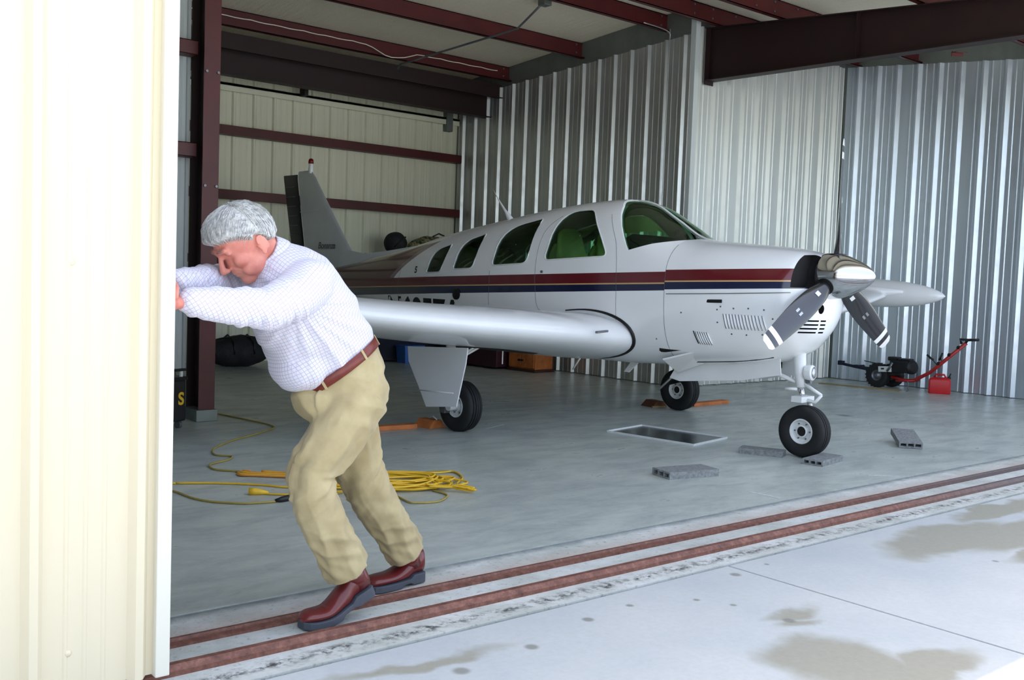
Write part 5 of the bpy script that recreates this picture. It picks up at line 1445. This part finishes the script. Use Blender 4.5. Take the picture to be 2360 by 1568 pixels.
# hair -----------------------------------------------------------------
def smooth01(x): x = max(0, min(1, x)); return x*x*(3-2*x)
def hair_min_u(f):
    P = [(-1.0, -0.62), (-0.5, -0.58), (-0.30, -0.40), (-0.12, -0.05), (0.05, 0.02), (0.12, -0.12), (0.22, 0.10), (0.45, 0.26), (0.62, 0.36), (1.0, 0.48)]
    for a, c_ in zip(P, P[1:]):
        if a[0] <= f <= c_[0]: return a[1]+(c_[1]-a[1])*(f-a[0])/(c_[0]-a[0])
    return P[0][1] if f < -1 else P[-1][1]
e = MB(); rings = []
n, m_ = 96, 64
Hcc = H(0.026, -0.014, 0)
def hair_pt(du, df, dl, extra=0.0):
    """point on the hair surface in direction (u, f, l)"""
    msk = smooth01((du-hair_min_u(df))/0.10+0.5)
    nn = noise.noise(Vector((df*4, dl*9, du*4)))*0.5 + noise.noise(Vector((df*9+5, dl*24, du*9)))*0.3
    th = 0.017 + 0.012*smooth01((df+0.2)/0.9)*smooth01(du+0.2) + 0.007*nn
    sc = 0.93 + 0.07*msk
    add = th*msk + extra
    p = Vector((du*0.094*sc, df*0.100*sc, dl*0.078*sc))
    d = Vector((du, df, dl)).normalized()
    p += d*add
    return Hcc + Uh*p.x + Fh*p.y + Lh*p.z
for i in range(m_+1):
    t_ = -pi/2 + pi*(i/m_)*0.998+0.003
    rings.append([hair_pt(sin(t_), cos(t_)*cos(2*pi*k/n), cos(t_)*sin(2*pi*k/n)) for k in range(n)])
e.rings(rings); hair = e.build('hair', M['hair'], man, smooth=True)
e = MB(); rr = random.Random(3)
for k in range(1500):
    a = rr.uniform(0, 2*pi); t_ = rr.uniform(-0.5, 1.5)
    du, df, dl = sin(t_), cos(t_)*cos(a), cos(t_)*sin(a)
    if du < hair_min_u(df)+0.06: continue
    # combed from the crown forwards and down at the sides
    step = Vector((-0.10, 0.16, 0.05*math.copysign(1, dl)))*rr.uniform(0.6, 1.2) + Vector((rr.uniform(-.03, .03),)*3)
    if df < -0.2: step = Vector((-0.16, 0.04, 0.03*dl))
    pts = []; p = Vector((du, df, dl))
    for s_ in range(4):
        d = p.normalized(); pts.append(hair_pt(d.x, d.y, d.z, 0.0015+0.0012*s_*rr.uniform(0, 1))); p = d + step
    e.tube(pts, [0.0012, 0.0013, 0.001, 0.0004], 3, cap=False)
hs = e.build('hair_strands', M['hair'], hair); hs['kind'] = 'stuff'

# shirt ------------------------------------------------------------------
b = MB()
SH = [(NB[0]-Vector((-0.02, 0, 0.040)), .150, .155), (NB[0], .166, .168), (NB[1], .188, .180), (NB[2], .198, .188), (NB[3], .190, .188), (NB[4], .168, .195), (NB[5], .125, .165), (NB[6], .080, .088)]
b.rings([ell_ring(c, a, bb, 28, tl) for (c, a, bb), tl in zip(SH, (0.27, 0.27, 0.2, 0.1, 0, 0, 0, 0))])
b.ellipsoid(V(1.825, 3.39, 0.965), (0.098, 0, 0.03), (0, 0.145, 0), (-0.03, 0, 0.10))      # belly hanging over the belt
b.ellipsoid(V(1.815, 3.30, 1.295), (0.085, 0, 0.03), (0, 0.10, 0), (-0.02, 0, 0.07))     # shoulder blades
b.ellipsoid(V(1.815, 3.48, 1.295), (0.085, 0, 0.03), (0, 0.10, 0), (-0.02, 0, 0.075))
RS = [0.090, 0.084, 0.074, 0.062, 0.047]
for nm in ARMS: b.capsule([ARMS[nm][0]+Vector((0.01, 0, 0))]+ARMS[nm][1:], RS, 18)
shirt = skin_remesh(b, 'shirt', M['shirt'], 0.0065, man, 10, 0.6)
AP = Vector((1.74, 3.17, 1.17))     # armpit
def shirt_folds(p, n_):
    d = Vector()
    # folds falling from the armpit to the belt
    r = p - Vector((1.70, p.y, 1.20)); ang = math.atan2(-r.z, r.x); L = r.length
    torso = smooth01((1.30-p.z)/0.10)*smooth01((p.x-1.60)/0.06)
    def ridge(v): return 0.35-abs(v)*1.6
    a = 0.019*torso*smooth01((L-0.05)/0.12)*ridge(noise.noise(Vector((ang*4.2, L*0.9, p.y*1.4+3)))) + 0.0055*torso*smooth01((L-0.03)/0.10)*(noise.noise(Vector((ang*5.5, L*1.6, p.y*2)))*1.0 + 0.4*noise.noise(Vector((ang*12, L*3, 7))))
    # sleeves: rings bunched round elbow
    sl = smooth01((1.70-p.x)/0.08)
    a2 = 0.009*sl*(noise.noise(Vector((p.x*34+p.z*22, p.y*7, p.z*9))) + 0.5*noise.noise(Vector((p.x*60-p.z*30, p.y*12, 3))))
    a3 = 0.003*noise.noise(Vector((p.x*14, p.y*14, p.z*14+2)))
    # sharp creases at the elbow and the armpit
    for c_, rr_, am in ((Vector((1.665, 3.10, 1.135)), 0.07, 0.008), (Vector((1.56, 3.08, 1.16)), 0.05, 0.006)):
        q_ = p-c_; a2 += am*math.exp(-(q_.length/rr_)**2)*sin((q_.x*1.0+q_.z*0.4)*160)
    return n_*(a+a2+a3)
displace(shirt, shirt_folds)
# collar
e = MB(); rs_ = []
nk = Vector((-0.72, 0, 0.69)).normalized(); fr_ = Vector((-0.69, 0, -0.72))
cN = V(1.690, 3.382, 1.345)
for t_, gr in ((0.0, 0.086), (0.028, 0.078), (0.040, 0.076), (0.036, 0.083), (0.010, 0.097), (-0.006, 0.104)):
    rs_.append([cN + nk*(t_ + 0.018*max(0, -cos(2*pi*k/36))) + fr_*gr*0.98*cos(2*pi*k/36) + ny*gr*0.95*sin(2*pi*k/36) for k in range(36)])
e.rings(rs_, True, False); co = e.build('collar', M['shirt'], shirt, smooth=True)
md = co.modifiers.new('s', 'SOLIDIFY'); md.thickness = 0.003
# cuffs
for nm in ARMS:
    p1, p0 = ARMS[nm][-1], ARMS[nm][-2]; d = (p1-p0).normalized()
    e = MB(); e.tube([p1-d*0.055, p1-d*0.045, p1+d*0.005, p1+d*0.010], [0.046, 0.0495, 0.046, 0.041], 24, cap=True); e.build('cuff', M['shirt'], shirt, smooth=True, angle=60)
    e = MB(); e.ellipsoid(p1-d*0.02+Vector((0, -0.047, 0)), (0.006, 0, 0), (0, 0.002, 0), (0, 0, 0.006), 8, 6); e.build('button', M['white'], shirt)

# trousers ------------------------------------------------------------------
b = MB()
tf = Vector((-0.93, 0, -0.36)).normalized()
TR = [(V(1.988, 3.40, 0.962), .160, .164, nf), (V(2.005, 3.40, 0.935), .168, .172, nf), (V(2.02, 3.40, 0.89), .168, .182, tf), (V(2.045, 3.40, 0.82), .150, .180, Vector((-1, 0, -0.1)).normalized()), (V(2.04, 3.40, 0.77), .10, .13, Vector((-1, 0, 0)))]
b.rings([ell_ring(c, a, bb, 28, tl, v_) for (c, a, bb, v_), tl in zip(TR, (0.27, 0.25, 0.12, 0, 0))])
for s_ in (-1, 1): b.ellipsoid(V(2.068, 3.40+s_*0.080, 0.875), (0.092, 0, 0), (0, 0.09, 0), (0, 0, 0.11))
b.ellipsoid(V(1.895, 3.39, 0.835), (0.085, 0, 0), (0, 0.12, 0), (0, 0, 0.085))
RT = {'near': [0.122, 0.110, 0.087, 0.088, 0.088], 'far': [0.112, 0.108, 0.097, 0.090, 0.086]}
for nm in LEGS:
    P = LEGS[nm][:5]; R_ = RT[nm]
    pp = catmull([(*p, r_) for p, r_ in zip(P, R_)], 4)
    dl_ = (P[4]-P[3]).normalized(); pp.append((*(P[4]+dl_*0.05), R_[4]))
    b.tube([Vector(p[:3]) for p in pp], [p[3] for p in pp], 22)
    b.ellipsoid(P[0], (0.115, 0, 0), (0, 0.105, 0), (0, 0, 0.11))
tro = skin_remesh(b, 'trousers', M['khaki'], 0.0065, man, 6, 0.55)
def seg_info(p, nm):
    best = (9, 0, None)
    P = LEGS[nm]
    for i in range(4):
        a = P[i]+MO; c_ = P[i+1]+MO; ab = c_-a; t_ = max(0, min(1, (p-a).dot(ab)/ab.dot(ab))); q_ = a+ab*t_
        d = (p-q_).length
        if d < best[0]: best = (d, i+t_, p-q_)
    return best
def tro_folds(p, n_):
    i1 = seg_info(p, 'near'); i2 = seg_info(p, 'far'); nm, I = ('near', i1) if i1[0] < i2[0] else ('far', i2)
    s_ = I[1]; r_ = I[2]; th = math.atan2(r_.y, r_.x)
    A = 0.0
    knee = math.exp(-((s_-2.1)/0.55)**2); hem = smooth01((s_-2.6)/0.8); up = math.exp(-((s_-0.2)/0.6)**2)
    rg_ = lambda v: 0.3-abs(v)*1.7
    A += 0.020*knee*rg_(noise.noise(Vector((s_*3.6+th*1.1, th*0.5, 11)))) + 0.010*hem*rg_(noise.noise(Vector((s_*2.7-th*0.9, th*0.6, 15)))) + 0.009*up*rg_(noise.noise(Vector((p.x*3+p.z*11, p.y*3, 18))))
    A += 0.014*rg_(noise.noise(Vector((s_*0.9, th*1.3, 23))))*smooth01(s_*2)
    A += 0.0055*knee*noise.noise(Vector((s_*7+th*1.5, th*0.8, 1)))
    A += 0.0050*hem*noise.noise(Vector((s_*6-th*1.6, th*1.0, 5)))
    A += 0.0050*up*noise.noise(Vector((p.x*6+p.z*22, p.y*6, 8)))
    A += 0.0060*noise.noise(Vector((s_*2.2, th*2.4, 3))) + 0.0025*noise.noise(Vector((p.x*22, p.y*22, p.z*22)))
    # crease down the front of each leg
    return n_*A
displace(tro, tro_folds)
evaluated(tro, [('SMOOTH', dict(iterations=1, factor=0.5))]); tro.data.polygons.foreach_set('use_smooth', [True]*len(tro.data.polygons))
bm = bmesh.new(); bm.from_mesh(tro.data)
for nm in LEGS:
    p1, p0 = LEGS[nm][4], LEGS[nm][3]; dl_ = (p1-p0).normalized(); co_ = p1 + dl_*0.008
    gm = [f for f in bm.faces if (f.calc_center_median()-co_).length < 0.17 and (f.calc_center_median()-co_).dot(dl_) > -0.03 and abs(f.calc_center_median().y-co_.y) < 0.115]
    vs_ = {v for f in gm for v in f.verts}; es_ = {e_ for f in gm for e_ in f.edges}
    bmesh.ops.bisect_plane(bm, geom=list(vs_)+list(es_)+gm, plane_co=co_, plane_no=dl_, clear_outer=True)
bm.to_mesh(tro.data); bm.free()
md = tro.modifiers.new('cloth', 'SOLIDIFY'); md.thickness = 0.004
tro.data.polygons.foreach_set('use_smooth', [True]*len(tro.data.polygons))
# pocket edge and fly seam

# belt with loops and buckle
e = MB(); bc_ = V(1.995, 3.40, 0.955); bn = Vector((-0.57, 0, 0.82))
e.rings([[bc_ + bn*h_ + nf*(0.166+g)*cos(2*pi*k/56) + (ny-bn*0.27)*(0.170+g)*sin(2*pi*k/56) for k in range(56)] for g, h_ in ((0.004, -0.020), (0.010, -0.018), (0.010, 0.016), (0.004, 0.018))], True, False)
belt = e.build('belt', M['belt'], man, smooth=True)
for a in (30, 150, 205, 258, 320):
    a = radians(a); c0 = bc_ + nf*0.177*cos(a) + (ny-bn*0.27)*0.181*sin(a); rad = (nf*cos(a)+ny*sin(a)).normalized(); tan = (-nf*sin(a)+ny*cos(a)).normalized()
    e = MB(); e.obox(c0, bn, tan, rad, 0.022, 0.005, 0.002); e.build('belt_loop', M['khaki'], man, bevel=0.001)
e = MB(); c0 = bc_ + nf*0.180; e.obox(c0, bn, ny, nf, 0.020, 0.024, 0.003); e.build('buckle', M['steel'], belt, bevel=0.003)

# shoes ------------------------------------------------------------------
def shoe(heel, ball, toe, name, up=Vector((0, 0, 1)), top=None):
    root = empty(name, (0, 0, 0), 0, man)
    path = catmull([tuple(heel), tuple(heel.lerp(ball, 0.5)), tuple(ball), tuple(toe)], 5)
    path = [Vector(p) for p in path]; n = len(path)
    def frame(i):
        a = path[max(i-1, 0)]; c_ = path[min(i+1, n-1)]; t_ = (c_-a).normalized(); s_ = t_.cross(up).normalized(); u_ = s_.cross(t_).normalized(); return t_, s_, u_
    e = MB(); rs_ = []; so = MB(); rs2 = []
    for i, p in enumerate(path):
        t_ = i/(n-1); T_, S_, U_ = frame(i)
        w = 0.040 + 0.013*smooth01((t_-0.15)/0.5)
        if t_ > 0.80: w *= sqrt(max(0.05, 1-((t_-0.80)/0.215)**2))
        if t_ < 0.10: w *= sqrt(max(0.25, 1-((0.10-t_)/0.13)**2))
        h = 0.098 - 0.050*smooth01((t_-0.12)/0.55) - 0.010*t_
        if t_ > 0.86: h *= sqrt(max(0.20, 1-((t_-0.86)/0.16)**2))
        sole_h = 0.024 + (0.014 if t_ < 0.33 else 0.0)
        ring = []
        for k in range(20):
            a = 2*pi*k/20; y = cos(a); z = sin(a)
            zz_ = (0.45+0.55*z) if z > 0 else 0.45*(1+z*1.0)
            ring.append(p + S_*w*math.copysign(abs(y)**0.75, y) + U_*(sole_h + h*zz_))
        rs_.append(ring)
        ww = w + 0.004
        if 0.33 < t_ < 0.50: lowz = 0.010
        else: lowz = 0.0
        rs2.append([p + S_*ww + U_*lowz, p + S_*ww*1.0 + U_*(sole_h+0.004), p - S_*ww + U_*(sole_h+0.004), p - S_*ww + U_*lowz])
    e.rings(rs_); o1 = e.build('upper', M['shoe'], root, smooth=True)
    so.rings(rs2); so.build('sole', M['sole'], root, bevel=0.004)
    return root
shoe(V(2.100, 3.285, 0.085), V(1.905, 3.287, 0.004), V(1.795, 3.285, 0.002), 'shoe', up=Vector((0.12, 0, 1)).normalized())
shoe(V(2.515, 3.545, 0.002), V(2.33, 3.530, 0.0), V(2.225, 3.522, 0.0), 'shoe')
# tops of the boots reaching into the trousers
for a, c_ in ((V(2.045, 3.286, 0.13), LEGS['near'][4]), (V(2.458, 3.540, 0.08), LEGS['far'][4])):
    e = MB(); e.tube([a, a.lerp(c_, 0.5), c_], [0.045, 0.046, 0.05], 18); e.build('boot_shaft', M['shoe'], man, smooth=True)
